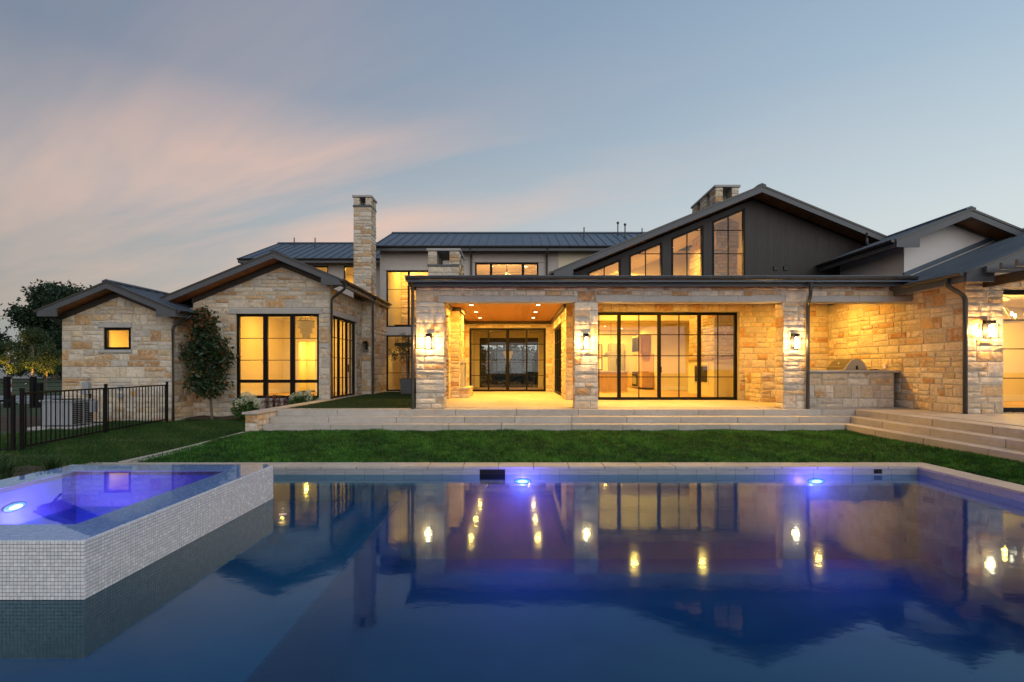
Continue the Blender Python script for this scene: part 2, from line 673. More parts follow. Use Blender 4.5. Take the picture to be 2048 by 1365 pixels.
def clip_half(poly, a, b, c):
    out = []
    for i, p in enumerate(poly):
        q = poly[(i + 1) % len(poly)]
        dp, dq = a * p[0] + b * p[1] - c, a * q[0] + b * q[1] - c
        if dp <= 0:
            out.append(p)
        if dp * dq < 0:
            t = dp / (dp - dq)
            out.append((p[0] + t * (q[0] - p[0]), p[1] + t * (q[1] - p[1])))
    return out


def minus(rects, o):
    res = []
    for (a, b, c, d) in rects:
        if o[1] <= a or o[0] >= b or o[3] <= c or o[2] >= d:
            res.append((a, b, c, d))
            continue
        if o[0] > a: res.append((a, o[0], c, d))
        if o[1] < b: res.append((o[1], b, c, d))
        x0, x1 = max(a, o[0]), min(b, o[1])
        if o[2] > c: res.append((x0, x1, c, o[2]))
        if o[3] < d: res.append((x0, x1, o[3], d))
    return [q for q in res if q[1] - q[0] > .035 and q[3] - q[2] > .03]


def axis_frame(axis, n):
    if axis == 'y':
        return Vector((n, 0, 0)), Vector((0, n, 0))
    return Vector((0, -n, 0)), Vector((n, 0, 0))


def lay_stones(part, axis, d, n, s0, s1, z0, z1, holes=(), clip=(), seed=1, rust=0.20, big=1.0, sink=STONES):
    r = random.Random(seed)
    gap = .0085
    z = z0
    while z < z1 - .02:
        h = r.choice([.14, .17, .21, .25, .30, .36]) * big
        if z1 - (z + h) < .11:
            h = z1 - z
        s = s0
        while s < s1 - .01:
            w = r.uniform(.20, .74) * big * (1.15 if h < .24 else 1.0)
            if s1 - (s + w) < .17:
                w = s1 - s
            cells = [(s, s + w, z, z + h)]
            if h > .23 and r.random() < .62:
                k = r.uniform(.36, .64)
                zc = z + h * k
                if r.random() < .45 and w > .5:
                    m1 = s + w * r.uniform(.35, .65)
                    cells = [(s, m1, z, zc), (m1, s + w, z, zc), (s, s + w, zc, z + h)]
                else:
                    cells = [(s, s + w, z, zc), (s, s + w, zc, z + h)]
            for c in cells:
                rs = [c]
                for o in holes:
                    rs = minus(rs, o)
                for q in rs:
                    a, b, e, f = q[0] + gap, q[1] - gap, q[2] + gap, q[3] - gap
                    if b - a < .03 or f - e < .025:
                        continue
                    poly = [(a, e), (b, e), (b, f), (a, f)]
                    cut = False
                    for hp in clip:
                        p2 = clip_half(poly, *hp)
                        if p2 != poly:
                            cut = True
                        poly = p2
                        if len(poly) < 3:
                            break
                    if len(poly) < 3:
                        continue
                    u = r.random()
                    tone = r.uniform(0, .64) if u > rust + .12 else (r.uniform(.64, .80) if u > rust * .75 else r.uniform(.80, 1.0))
                    sink.append(dict(part=part, axis=axis, d=d, n=n, poly=poly, cut=cut, proud=r.uniform(.014, .038), tone=tone,
                                     var=r.randrange(len(UNIT)), flip=r.random() < .5))
            s += w
        z += h


def stone_matrix(t):
    (a, e), (b, f) = t['poly'][0], t['poly'][2]
    u, nn = axis_frame(t['axis'], t['n'])
    sc, zc = (a + b) / 2, (e + f) / 2
    c = Vector((sc, t['d'], zc)) if t['axis'] == 'y' else Vector((t['d'], sc, zc))
    k = -1 if t['flip'] else 1
    m = Matrix.Identity(4)
    # flipping turns the block half round in its own plane, so its winding stays right
    for col, vec in ((0, u * (b - a) * k), (1, nn * t['proud']), (2, Vector((0, 0, 1)) * (f - e) * k)):
        for i in range(3):
            m[i][col] = vec[i]
    m.translation = c
    return m


def cut_stone(t):
    """a block cut to the slope of a gable: chamfered prism in world coordinates"""
    poly = t['poly']
    cx = sum(p[0] for p in poly) / len(poly)
    cz = sum(p[1] for p in poly) / len(poly)
    P = (lambda s, y, z: (s, t['d'] + t['n'] * y, z)) if t['axis'] == 'y' else (lambda s, y, z: (t['d'] + t['n'] * y, s, z))
    mb = MB()
    n = len(poly)
    inner = [(p[0] + (cx - p[0]) * .07, p[1] + (cz - p[1]) * .10) for p in poly]
    mb.v += [P(p[0], -.01, p[1]) for p in poly] + [P(p[0], t['proud'] * .6, p[1]) for p in inner] + [P(cx, t['proud'], cz)]
    for i in range(n):
        j = (i + 1) % n
        mb.f.append((i, j, n + j, n + i))
        mb.f.append((n + i, n + j, 2 * n))
    return mb


def px_area(t):
    u, nn = axis_frame(t['axis'], t['n'])
    pts = []
    for s, z in t['poly']:
        p = Vector((s, t['d'], z)) if t['axis'] == 'y' else Vector((t['d'], s, z))
        if p.y < 1:
            return 0
        pts.append((1024 + 5 + p.x / p.y * 1040, 738 - (p.z - 1.68) / p.y * 1040))
    c = Vector((t['poly'][0][0], t['d'], t['poly'][0][1])) if t['axis'] == 'y' else Vector((t['d'], t['poly'][0][0], t['poly'][0][1]))
    if (Vector((0, 0, 1.68)) - c).dot(nn) <= 0:
        return 0
    if not any(0 < p[0] < 2048 for p in pts):
        return 0
    return abs(sum(pts[i][0] * pts[(i + 1) % len(pts)][1] - pts[(i + 1) % len(pts)][0] * pts[i][1] for i in range(len(pts)))) / 2


def finish_stones(stones, thing, limit, mass_name='stonework'):
    order = sorted(stones, key=lambda t: -(px_area(t) if not t.get('hidden') else 0))
    for t in order[:limit]:
        if t['cut']:
            o = cut_stone(t).build('stone', MAT['stone'], t['part'])
        else:
            o = bpy.data.objects.new('stone', UNIT_MESH[t['var']])
            link(o, t['part'], stone_matrix(t))
        o['tone'] = t['tone']
    rest = order[limit:]
    if not rest:
        return
    V, F, T = [], [], []
    for t in rest:
        n = len(V)
        if t['cut']:
            mb = cut_stone(t)
            V += mb.v
        else:
            mb = UNIT[t['var']]
            mx = stone_matrix(t)
            V += [tuple(mx @ Vector(p)) for p in mb.v]
        F += [tuple(i + n for i in f) for f in mb.f]
        T += [t['tone']] * len(mb.f)
    me = bpy.data.meshes.new(mass_name)
    me.from_pydata(V, [], F)
    bm = bmesh.new(); bm.from_mesh(me)
    bmesh.ops.recalc_face_normals(bm, faces=bm.faces)
    bm.to_mesh(me); bm.free()
    at = me.attributes.new('tone', 'FLOAT', 'FACE')
    at.data.foreach_set('value', T)
    me.materials.append(MAT['stone_mass'])
    tag(link(bpy.data.objects.new(mass_name, me), thing), kind='stuff')


# ------------------------------------------------------------------ walls with openings
def cells(s0, s1, z0, z1, holes):
    rs = [(s0, s1, z0, z1)]
    for o in holes:
        nxt = []
        for q in rs:
            nxt += minus([q], o) if not (o[1] <= q[0] or o[0] >= q[1] or o[3] <= q[2] or o[2] >= q[3]) else [q]
        rs = nxt
    return rs


def wall_slab(name, mat, parent, axis, d0, d1, s0, s1, z0, z1, holes=()):
    mb = MB()
    for a, b, c, e in cells(s0, s1, z0, z1, holes):
        if axis == 'y':
            mb.box(a, b, d0, d1, c, e)
        else:
            mb.box(d0, d1, a, b, c, e)
    return mb.build(name, mat, parent)


def stone_wall(parent, axis, d, n, s0, s1, z0, z1, holes=(), seed=1, thick=.28, clip=(), name='stone_wall', start=None, **kw):
    d1 = d - n * thick
    w = wall_slab(name, MAT['mortar'], parent, axis, min(d, d1), max(d, d1), start or s0, s1, z0, z1, holes)
    lay_stones(w, axis, d, n, s0, s1, z0, z1, holes, clip, seed, **kw)
    return w


# ------------------------------------------------------------------ windows and glazed doors
def window(parent, axis, d, s0, s1, z0, z1, posts=(), rails=(), munt_s=(), munt_z=(), fw=.07, mw=.022, dep=.09, name='window'):
    """posts/rails = (centre, width) of heavy members; munt_* = thin glazing bars"""
    w = empty(name, (((s0 + s1) / 2, d, z0) if axis == 'y' else (d, (s0 + s1) / 2, z0)), parent)

    def bx(mb, a, b, c, e, k):
        if axis == 'y':
            mb.box(a, b, d - k, d + k, c, e)
        else:
            mb.box(d - k, d + k, a, b, c, e)
    fr = MB()
    h = dep / 2
    bx(fr, s0, s0 + fw, z0, z1, h)
    bx(fr, s1 - fw, s1, z0, z1, h)
    bx(fr, s0 + fw, s1 - fw, z0, z0 + fw, h * .98)
    bx(fr, s0 + fw, s1 - fw, z1 - fw, z1, h * .98)
    for c, wd in posts:
        bx(fr, c - wd / 2, c + wd / 2, z0 + fw, z1 - fw, h * .96)
    sp = sorted([s0 + fw] + [x for c, wd in posts for x in (c - wd / 2, c + wd / 2)] + [s1 - fw])
    for c, wd in rails:
        for i in range(0, len(sp) - 1, 2):
            bx(fr, sp[i], sp[i + 1], c - wd / 2, c + wd / 2, h * .92)
    fr.build('frame', MAT['frame'], w)
    S = [s0 + fw] + sorted([c for c, _ in posts] + list(munt_s)) + [s1 - fw]
    Z = [z0 + fw] + sorted([c for c, _ in rails] + list(munt_z)) + [z1 - fw]
    for c in munt_s:
        mb = MB(); bx(mb, c - mw / 2, c + mw / 2, z0 + fw, z1 - fw, .022); mb.build('muntin', MAT['frame'], w)
    for c in munt_z:
        mb = MB(); bx(mb, s0 + fw, s1 - fw, c - mw / 2, c + mw / 2, .018); mb.build('muntin', MAT['frame'], w)
    for i in range(len(S) - 1):
        for j in range(len(Z) - 1):
            a, b, c, e = S[i], S[i + 1], Z[j], Z[j + 1]
            mb = MB()
            # panes sit a hair out of line with each other, as real ones do
            t1, t2 = rng.uniform(-.0012, .0012), rng.uniform(-.0012, .0012)
            if axis == 'y':
                v = [(a, d + t1, c), (b, d - t1, c), (b, d - t1 + t2, e), (a, d + t1 + t2, e)]
            else:
                v = [(d + t1, a, c), (d - t1, b, c), (d - t1 + t2, b, e), (d + t1 + t2, a, e)]
            mb.add(v, [(0, 1, 2, 3)])
            mb.build('pane', MAT['glass'], w)
    return w


# ------------------------------------------------------------------ standing seam roofs
def gable_roof(parent, axis, rc, zr, cL, cR, a0, a1, slope, wall_a, wL=None, wR=None, seam=.42, name='roof', fascia_end=None,
               gut=(True, True), band=.175, box_l=.62, soffit_mat='soffit', g_range=(None, None)):
    """axis = direction of the ridge.  rc = ridge position across, a0 = gable end seen, wall_a = wall plane behind it"""
    def mk():
        return MB()

    def pr(mb, poly, s, e):
        return mb.prism(poly, axis, s, e)
    zL, zR = zr - slope * (rc - cL), zr - slope * (cR - rc)
    t = .045
    r = pr(mk(), [(rc, zr), (cL, zL), (cL, zL - t), (rc, zr - t), (cR, zR - t), (cR, zR)], a0, a1).build(name, MAT['roof'], parent)
    # standing seams, one object each
    k = a0 + .02
    unit = {}
    for side, (ce, ze) in enumerate(((cL, zL), (cR, zR))):
        k = a0 + .03
        L = math.hypot(ce - rc, zr - ze)
        while k < a1:
            mb = mk()
            pr(mb, [(rc, zr), (ce, ze), (ce, ze + .032), (rc, zr + .032)], k - .011, k + .011)
            mb.build('seam', MAT['roof'], r)
            k += seam
    cap = .13
    pr(mk(), [(rc, zr + .075), (rc - cap, zr + .075 - slope * cap), (rc - cap, zr + .03 - slope * cap), (rc, zr + .03), (rc + cap, zr + .03 - slope * cap), (rc + cap, zr + .075 - slope * cap)],
       a0 - .05, a1 + .02).build('ridge_cap', MAT['roof'], r)
    # gable trim with boxed ends
    ends = [(a0 - .045, a0)] if fascia_end is None else fascia_end
    q = .035
    for (s, e) in ends:
        pr(mk(), [(rc, zr - t), (cL, zL - t), (cL, zL - t - band * .95), (cL + box_l, zL - t - band * .95), (cL + box_l, zr - slope * (rc - cL - box_l) - t - band), (rc, zr - t - band),
                  (cR - box_l, zr - slope * (cR - box_l - rc) - t - band), (cR - box_l, zR - t - band * .95), (cR, zR - t - band * .95), (cR, zR - t)], s, e).build('gable_trim', MAT['trim'], r)
        pr(mk(), [(rc, zr + .012), (cL - .02, zL + .012 - slope * .02), (cL - .02, zL - .05), (rc, zr - .05), (cR + .02, zR - .05), (cR + .02, zR + .012 - slope * .02)], s - .018, s - .002).build('drip_edge', MAT['gutter'], r)
    # wood soffit under the front overhang and along the eaves
    sb = t + band - .03
    if wall_a is not None:
        for (c0, c1) in ((cL + .02, rc), (rc, cR - .02)):
            z0_, z1_ = zr - slope * abs(c0 - rc) - sb, zr - slope * abs(c1 - rc) - sb
            pr(mk(), [(c0, z0_), (c1, z1_), (c1, z1_ + .02), (c0, z0_ + .02)], a0 + .002, wall_a + .02).build('soffit', MAT[soffit_mat], r)
    for ce, ww, ze, sg in ((cL, wL, zL, 1), (cR, wR, zR, -1)):
        if ww is not None:
            zi = zr - slope * abs(ww - rc)
            pr(mk(), [(ce + sg * .02, ze - sb + .012), (ww + sg * .03, zi - sb), (ww + sg * .03, zi - sb + .02), (ce + sg * .02, ze - sb + .032)], (wall_a or a0) + .03, a1).build('soffit', MAT[soffit_mat], r)
    # half round gutters
    gr = .068
    for side, (ce, ze, sg) in enumerate(((cL, zL, -1), (cR, zR, 1))):
        if not gut[side]:
            continue
        ga, gb = g_range if g_range[0] is not None else (a0 - .02, a1)
        prof = [(ce + sg * (.008 + gr) + gr * math.cos(math.pi + math.pi * i / 8), ze - .012 + gr * 1.05 * math.sin(math.pi + math.pi * i / 8)) for i in range(9)]
        prof += [(p[0] + (.008 if i < 4 else -.008 if i > 4 else 0), p[1] + .01) for i, p in reversed(list(enumerate(prof)))]
        pr(mk(), [(ce - sg * .0, ze - t), (ce + sg * .02, ze - t), (ce + sg * .02, ze - t - .17), (ce, ze - t - .17)], a0 + .004, gb - .004).build('eave_board', MAT['trim'], r)
        g = pr(mk(), prof, ga, gb).build('gutter', MAT['gutter'], r)
        e = pr(mk(), prof[:9], ga - .004, ga + .006).build('gutter_end', MAT['gutter'], r)
    return r


def downspout(parent, pts, r=.042):
    o = MB().tube(pts, r, 10).build('downspout', MAT['gutter'], parent, smooth=True)
    return o


def elbow(a, b, k=.12):
    """round off a polyline"""
    return [a, b]


def smooth_path(pts, k=.10, n=4):
    pts = [Vector(p) for p in pts]
    out = [pts[0]]
    for i in range(1, len(pts) - 1):
        p, a, b = pts[i], pts[i - 1], pts[i + 1]
        d1 = (a - p).normalized() * min(k, (a - p).length * .45)
        d2 = (b - p).normalized() * min(k, (b - p).length * .45)
        for j in range(n + 1):
            t = j / n
            out.append((p + d1) * (1 - t) ** 2 + p * 2 * t * (1 - t) + (p + d2) * t ** 2)
    out.append(pts[-1])
    return out

# ------------------------------------------------------------------ ground
ZP = 0.62                       # terrace and house floor level


def sheet_with_hole(name, mat, X0, X1, Y0, Y1, hx0, hx1, hy0, hy1, z):
    mb = MB()
    v = [(X0, Y0), (hx0, Y0), (hx1, Y0), (X1, Y0), (X0, hy0), (hx0, hy0), (hx1, hy0), (X1, hy0), (X0, hy1), (hx0, hy1), (hx1, hy1), (X1, hy1), (X0, Y1), (hx0, Y1), (hx1, Y1), (X1, Y1)]
    f = [(0, 1, 5, 4), (1, 2, 6, 5), (2, 3, 7, 6), (4, 5, 9, 8), (6, 7, 11, 10), (8, 9, 13, 12), (9, 10, 14, 13), (10, 11, 15, 14)]
    mb.add([(a, b, z) for a, b in v], f)
    return mb.build(name, mat)


tag(sheet_with_hole('ground', MAT['soil'], -900, 900, -200, 1500, -6.8, 7.2, .6, 9.25, -.035), kind='structure')


def lawn_z(x, y):
    ty = np.clip((y - 9.34) / 3.0, 0, 1)
    tx = np.clip((x - 7.34) / .7, 0, 1)
    t = np.maximum(ty, tx)
    return .155 * t * t * (3 - 2 * t) - .012 + .008 * np.sin(x * 2.1) * np.cos(y * 1.7)


def grid_sheet(name, mat, xs, ys, zf, keep=None):
    X, Y = np.meshgrid(xs, ys)
    Z = zf(X, Y)
    nx, ny = len(xs), len(ys)
    v = np.stack([X.ravel(), Y.ravel(), Z.ravel()], 1)
    f = []
    for j in range(ny - 1):
        for i in range(nx - 1):
            if keep is None or keep((xs[i] + xs[i + 1]) / 2, (ys[j] + ys[j + 1]) / 2):
                f.append((j * nx + i, j * nx + i + 1, (j + 1) * nx + i + 1, (j + 1) * nx + i))
    me = bpy.data.meshes.new(name)
    me.from_pydata([tuple(map(float, p)) for p in v], [], f)
    for p in me.polygons:
        p.use_smooth = True
    me.materials.append(mat)
    return link(bpy.data.objects.new(name, me))


tag(grid_sheet('lawn', MAT['soil'], np.linspace(-6.95, 8.55, 63), np.linspace(-3, 12.95, 65), lawn_z,
               keep=lambda x, y: (y > 9.3 and x > -7.0 + .18 * (y - 9.3)) or (x > 7.3 and y <= 9.3)), kind='structure')


def blades(name, P, h, w, mat, lean=.5, tone=None, parent=None, curl=.35):
    """P (N,3) root points; each blade is a bent tapering strip of two segments"""
    n = len(P)
    h = np.broadcast_to(h, (n,)) if np.ndim(h) else np.full(n, h)
    h = h * nrg.uniform(.6, 1.25, n)
    a = nrg.uniform(0, 2 * np.pi, n)
    side = np.stack([np.cos(a), np.sin(a), np.zeros(n)], 1) * (w * nrg.uniform(.7, 1.2, n))[:, None]
    b = a + np.pi / 2 + nrg.normal(0, .4, n)
    ln = np.stack([np.cos(b), np.sin(b), np.zeros(n)], 1) * (h * lean * nrg.uniform(.1, 1.0, n))[:, None]
    up = np.array([0, 0, 1.0])
    mid = P + ln * curl + up * (h * .6)[:, None]
    tip = P + ln + up * h[:, None]
    V = np.empty((n, 5, 3), np.float32)
    V[:, 0] = P - side; V[:, 1] = P + side
    V[:, 2] = mid - side * .7; V[:, 3] = mid + side * .7
    V[:, 4] = tip
    me = bpy.data.meshes.new(name)
    me.vertices.add(n * 5)
    me.vertices.foreach_set('co', V.reshape(-1))
    base = np.arange(n)[:, None] * 5
    loops = np.concatenate([base + np.array([[0, 1, 3, 2]]), base + np.array([[2, 3, 4]])], 1).reshape(-1)
    starts = np.empty((n, 2), np.int32); starts[:, 0] = np.arange(n) * 7; starts[:, 1] = starts[:, 0] + 4
    me.loops.add(n * 7)
    me.loops.foreach_set('vertex_index', loops.astype(np.int32))
    me.polygons.add(n * 2)
    me.polygons.foreach_set('loop_start', starts.reshape(-1))
    at = me.attributes.new('tone', 'FLOAT', 'FACE')
    t = nrg.uniform(0, 1, n) if tone is None else tone
    at.data.foreach_set('value', np.repeat(t, 2).astype(np.float32))
    me.update(calc_edges=True)
    me.materials.append(mat)
    return link(bpy.data.objects.new(name, me), parent)


def patchy(x, y, s=1.0, seed=0):
    return .5 + .25 * np.sin(x * 1.9 * s + seed) * np.cos(y * 2.3 * s + 1.3 * seed) + .25 * np.sin(x * 4.7 * s + y * 3.1 * s + seed)


def scatter(n, x0, x1, y0, y1):
    return nrg.uniform(x0, x1, n), nrg.uniform(y0, y1, n)


x, y = scatter(150000, -6.95, 8.2, 9.33, 12.85)
k = (x > -6.95 + .18 * (y - 9.33) + .02) & (x < 8.2)
x, y = x[k], y[k]
x2, y2 = scatter(26000, 7.36, 8.2, 6.0, 9.4)
x, y = np.concatenate([x, x2]), np.concatenate([y, y2])
pt = patchy(x, y, .8, 1)
def tufts(x, y, c, seed):
    h = np.sin(np.floor(x / c) * 127.1 + np.floor(y / c) * 311.7 + seed) * 43758.5453
    return h - np.floor(h)


tone = np.clip(nrg.normal(.33, .2, len(x)) + (pt - .5) * .45 + (tufts(x + .3 * y, y - .2 * x, .09, 1.3) - .5) * .5 + (tufts(x, y, .21, 4.1) - .5) * .35, 0, 1)
P = np.stack([x, y, lawn_z(x, y) - .004], 1)
tag(blades('lawn_grass', P, .056 * (1 + .5 * (pt - .5)) * (1 + .25 * np.sin(7 * x) * np.sin(5.3 * y + x)), .0056, MAT['grass'], 1.1, tone), 'dense dark green grass of the lawn between pool and steps', 'grass', kind='stuff')

# rough lawn at the left, with dry patches
x, y = scatter(120000, -13.0, -6.3, 8.3, 17.9)
k = (x < -7.25 + .18 * (y - 9.33)) & ~((x > -11.4) & (y > 16.75) & (x < -10.9)) & ~((y > 17.15) & (x > -11.0)) & (nrg.uniform(0, 1, len(x)) < 1.25 - (y - 8.3) / 14)
x, y = x[k], y[k]
pt = patchy(x * 1.1, y * 1.6, .9, 3)
dry = np.exp(-(((x + 9.1) / .9) ** 2 + ((y - 12.3) / .22) ** 2)) + np.exp(-(((x + 9.6) / .9) ** 2 + ((y - 10.1) / .14) ** 2)) + .5 * np.exp(-(((x + 8.4) / .6) ** 2 + ((y - 14.4) / .2) ** 2))
k = nrg.uniform(0, 1, len(x)) > dry * .75
x, y, pt, dry = x[k], y[k], pt[k], dry[k]
tone = np.clip(nrg.normal(.30, .2, len(x)) + (pt - .5) * .4 + dry * .5 + (nrg.uniform(0, 1, len(x)) < .03) * .6, 0, 1)
tag(blades('rough_grass', np.stack([x, y, np.full(len(x), -.035)], 1), .062 * (.7 + .6 * pt), .0052, MAT['grass_rough'], .9, tone), 'patchy green grass with dry straw on the side yard', 'grass', kind='stuff')

# clipped turf beside the porch
tag(MB().box(-6.2, -2.61, 13.56, 24.19, .3, ZP - .02).build('turf_bed', MAT['soil']), kind='structure')
x, y = scatter(90000, -6.19, -2.62, 13.58, 24.15)
tag(blades('turf_grass', np.stack([x, y, np.full(len(x), ZP - .022)], 1), .026, .006, MAT['turf'], .8), 'short clipped turf beside the porch', 'grass', kind='stuff')

# ------------------------------------------------------------------ steps and terrace
terrace = MB()
terrace.box(-2.6, 10.7, 14.0, 17.6, .3, ZP)
terrace.box(-2.6, 1.8, 17.6, 24.3, .3, ZP)
terrace.box(9.3, 17, -2, 12.5, .3, ZP - .001)
terrace.box(9.3, 10.7, 12.5, 14.0, .3, ZP - .001)
terrace = tag(terrace.build('terrace_floor', MAT['trav']), kind='structure')
# joints of the paving are real gaps between thin slabs laid on the floor
def paving(parent, x0, x1, y0, y1, sx, sy, z, name='paving_slab'):
    xs = np.arange(x0, x1 - .05, sx)
    ys = np.arange(y0, y1 - .05, sy)
    for j, yy in enumerate(ys):
        off = 0 if j % 2 == 0 else -sx / 2
        for xx in np.arange(x0 + off, x1 - .02, sx):
            a, b = max(x0, xx), min(x1, xx + sx)
            if b - a < .08:
                continue
            B(name, MAT['trav'], parent, a + .003, b - .003, yy + .003, min(y1, yy + sy) - .003, z, z + .012 + rng.uniform(-.0008, .0008))


paving(terrace, -2.29, 10.5, 14.0, 17.44, 1.2, .86, ZP)
paving(terrace, -2.29, 1.74, 17.44, 24.05, 1.2, .86, ZP)
paving(terrace, 9.34, 14.5, 8.0, 12.15, 1.3, .88, ZP - .001)
steps = empty('terrace_steps', (1.3, 13.5, 0))
tag(steps, kind='structure')
for kk in range(3):
    zt = ZP - .155 * kk
    fy = 13.53 - .38 * kk
    xr = 8.87 - .365 * kk
    x = -6.19
    while x < xr - .01:
        L = rng.uniform(1.25, 1.75)
        if xr - (x + L) < .7:
            L = xr - x
        e = rng.uniform(-.0025, .0025)
        B('step_block', MAT['trav'], steps, x + .005, x + L - .005, fy + e, fy + .46, zt - .215, zt + rng.uniform(-.0015, .0015), bevel=.006)
        x += L
    ytop = fy + .38 if kk else fy + .47
    y = ytop
    while y > -1.5:
        L = rng.uniform(1.25, 1.75)
        e = rng.uniform(-.0025, .0025)
        B('step_block', MAT['trav'], steps, xr + e, xr + .45, y - L + .005, y - .005, zt - .216, zt - .002 + rng.uniform(-.001, .001), bevel=.006)
        y -= L
# low retaining wall at the left end of the steps
ret = tag(empty('retaining_wall', (-6.35, 12.55, 0)), 'low cream stone wall with pale cap at left end of the steps', 'wall')
RET = []
core = B('wall_core', MAT['mortar'], ret, -6.50, -6.21, 12.56, 17.95, -.1, ZP - .04)
lay_stones(core, 'y', 12.56, -1, -6.51, -6.20, -.03, ZP - .05, seed=6, sink=RET, big=.6, rust=.25)
lay_stones(core, 'x', -6.21, 1, 12.55, 13.6, .0, ZP - .05, seed=5, sink=RET, big=.6, rust=.2)
finish_stones(RET, ret, 100)
y = 12.50
while y < 17.9:
    L = min(1.1, 17.93 - y)
    B('cap_slab', MAT['trav'], ret, -6.56, -6.17, y + .002, y + L - .002, ZP - .04, ZP + .012, bevel=.005)
    y += L
end = tag(empty('end_pillar', (8.65, 8.7, 0)), 'short stone pillar with pale cap at the near end of side steps', 'pillar')
RET2 = []
core = B('pillar_core', MAT['mortar'], end, 8.42, 8.90, 8.2, 8.55, 0, .60)
lay_stones(core, 'y', 8.2, -1, 8.42, 8.9, 0, .60, seed=8, sink=RET2, big=.7)
lay_stones(core, 'x', 8.42, -1, 8.2, 8.55, 0, .60, seed=9, sink=RET2, big=.7)
finish_stones(RET2, end, 60)
B('cap_slab', MAT['trav'], end, 8.37, 8.95, 8.15, 8.60, .60, .65, bevel=.005)
# flush kerb from the pool to the steps
kerb = tag(empty('kerb', (-6.8, 10.9, 0)), 'pale stone edging strip running from pool coping to the steps', 'kerb')
for i in range(4):
    t0, t1 = i / 4 + .002, (i + 1) / 4 - .002
    def kp(t, o, z): return (-7.12 + .56 * t + o, 9.33 + 3.2 * t, z)
    z0, z1 = .012 + .03 * t0, .012 + .03 * t1
    z0, z1 = .015 + .15 * t0 ** 1.5, .015 + .15 * t1 ** 1.5
    v = [kp(t0, 0, -.1), kp(t0, .33, -.1), kp(t1, .33, -.1), kp(t1, 0, -.1), kp(t0, 0, z0), kp(t0, .33, z0), kp(t1, .33, z1), kp(t1, 0, z1)]
    MB().add(v, [(0, 3, 2, 1), (4, 5, 6, 7), (0, 1, 5, 4), (1, 2, 6, 5), (2, 3, 7, 6), (3, 0, 4, 7)]).build('kerb_stone', MAT['trav'], kerb, bevel=.006)

# ------------------------------------------------------------------ swimming pool
WZ = -.142
PX0, PX1, PY0, PY1 = -6.5, 6.96, .8, 8.96
pool = tag(empty('swimming_pool', (0, 5, -1.6)), 'dark blue swimming pool with pale stone coping in front of the lawn', 'pool')
bs = MB()
bs.box(PX0, PX1, PY0, PY1, -1.75, -1.6)
bs.box(PX0 - .2, PX0, PY0 - .2, PY1 + .2, -1.75, -.05)
bs.box(PX1, PX1 + .2, PY0 - .2, PY1 + .2, -1.75, -.05)
bs.box(PX0, PX1, PY0 - .2, PY0, -1.75, -.05)
basin = bs.build('basin', MAT['plaster'], pool)
B('end_wall', simple('glow paled plaster', (.13, .14, .20), .8, var=.1), pool, PX0, PX1, PY1, PY1 + .2, -1.75, -.05)  # colour paled to carry the violet lamp glow
B('shelf', MAT['plaster'], pool, PX0 + .001, -1.95, PY0 + .001, PY1 - .001, -1.599, -.624)
B('shelf_top', MAT['shelf'], pool, PX0 + .002, -1.97, PY0 + .002, PY1 - .002, -.623, -.60)
x = -7.6
i = 0
while x < 7.34 - .01:
    L = .61
    if 7.34 - (x + L) < .25:
        L = 7.34 - x
    B('coping_slab', MAT['trav'], pool, x + .004, x + L - .004, 8.94, 9.34, -.047, rng.uniform(-.0015, .0015), bevel=.006)
    x += L
y = 8.94
while y > .3:
    B('coping_slab', MAT['trav'], pool, 6.94, 7.34, y - .61 + .004, y - .004, -.047, rng.uniform(-.0015, .0015), bevel=.006)
    y -= .61


def tilemat(name, base, var=.10, gloss=.25):
    m = M(name)
    oi = m.node('ShaderNodeObjectInfo')
    st = m.noise(m.coord('World', (1.2, 1.2, 22)), 3.0, 4, .6, .3)
    col = m.ramp(st, [(.3, tuple(c * .80 for c in base)), (.7, tuple(c * 1.12 for c in base))])
    col = m.mix(m.math('MULTIPLY', oi.outputs['Random'], .5), col, m.mix(1.0, col, (.84, .85, .87), 'MULTIPLY'))
    m.set(col, gloss)
    return m.m


MAT['wl_tile'] = tilemat('striated grey waterline tile', (.33, .34, .35))
x = -4.6
while x < PX1 - .02:
    for a, b, _, _ in minus([(x + .002, min(x + .336, PX1 - .012) - .002, 0, 1)], (-.60, -.16, -1, 2)):
        B('waterline_tile', MAT['wl_tile'], pool, a, b, PY1 - .012, PY1 + .001, -.33, -.0475)
    x += .336
y = PY1 - .013
while y > 2:
    B('waterline_tile', MAT['wl_tile'], pool, PX1 - .012, PX1 + .001, y - .336 + .0015, y - .0015, -.33, -.0475)
    y -= .336
MB().box(-.598, -.162, PY1 - .004, PY1 + .001, -.30, -.062).build('skimmer_opening', MAT['black'], pool)
g = MB()
for i in range(7):
    g.box(6.19 + i * .019, 6.20 + i * .019, PY1 - .020, PY1 - .012, -.12, -.055)
for i in range(4):
    g.box(6.18, 6.33, PY1 - .0195, PY1 - .0125, -.123 + i * .022, -.116 + i * .022)
g.build('overflow_grille', MAT['black'], pool)
BLUE = (.42, .12, 1.0)
MAT['pool_lamp'] = emit('blue underwater lamp', (.50, .70, 1.0), 7.0)
MAT['pool_halo'] = emit('blue underwater lamp halo', (.10, .34, 1.0), 2.6)


def ellipse(c, ax, rx, rz, n=24, dome=.02, dirv=(0, -1, 0)):
    ax, dirv, c = Vector(ax), Vector(dirv), Vector(c)
    mb = MB()
    mb.v = [tuple(c + ax * rx * math.cos(2 * math.pi * k / n) + Vector((0, 0, rz * math.sin(2 * math.pi * k / n)))) for k in range(n)]
    mb.v += [tuple(c + dirv * dome)]
    mb.f = [(k, (k + 1) % n, n) for k in range(n)]
    return mb


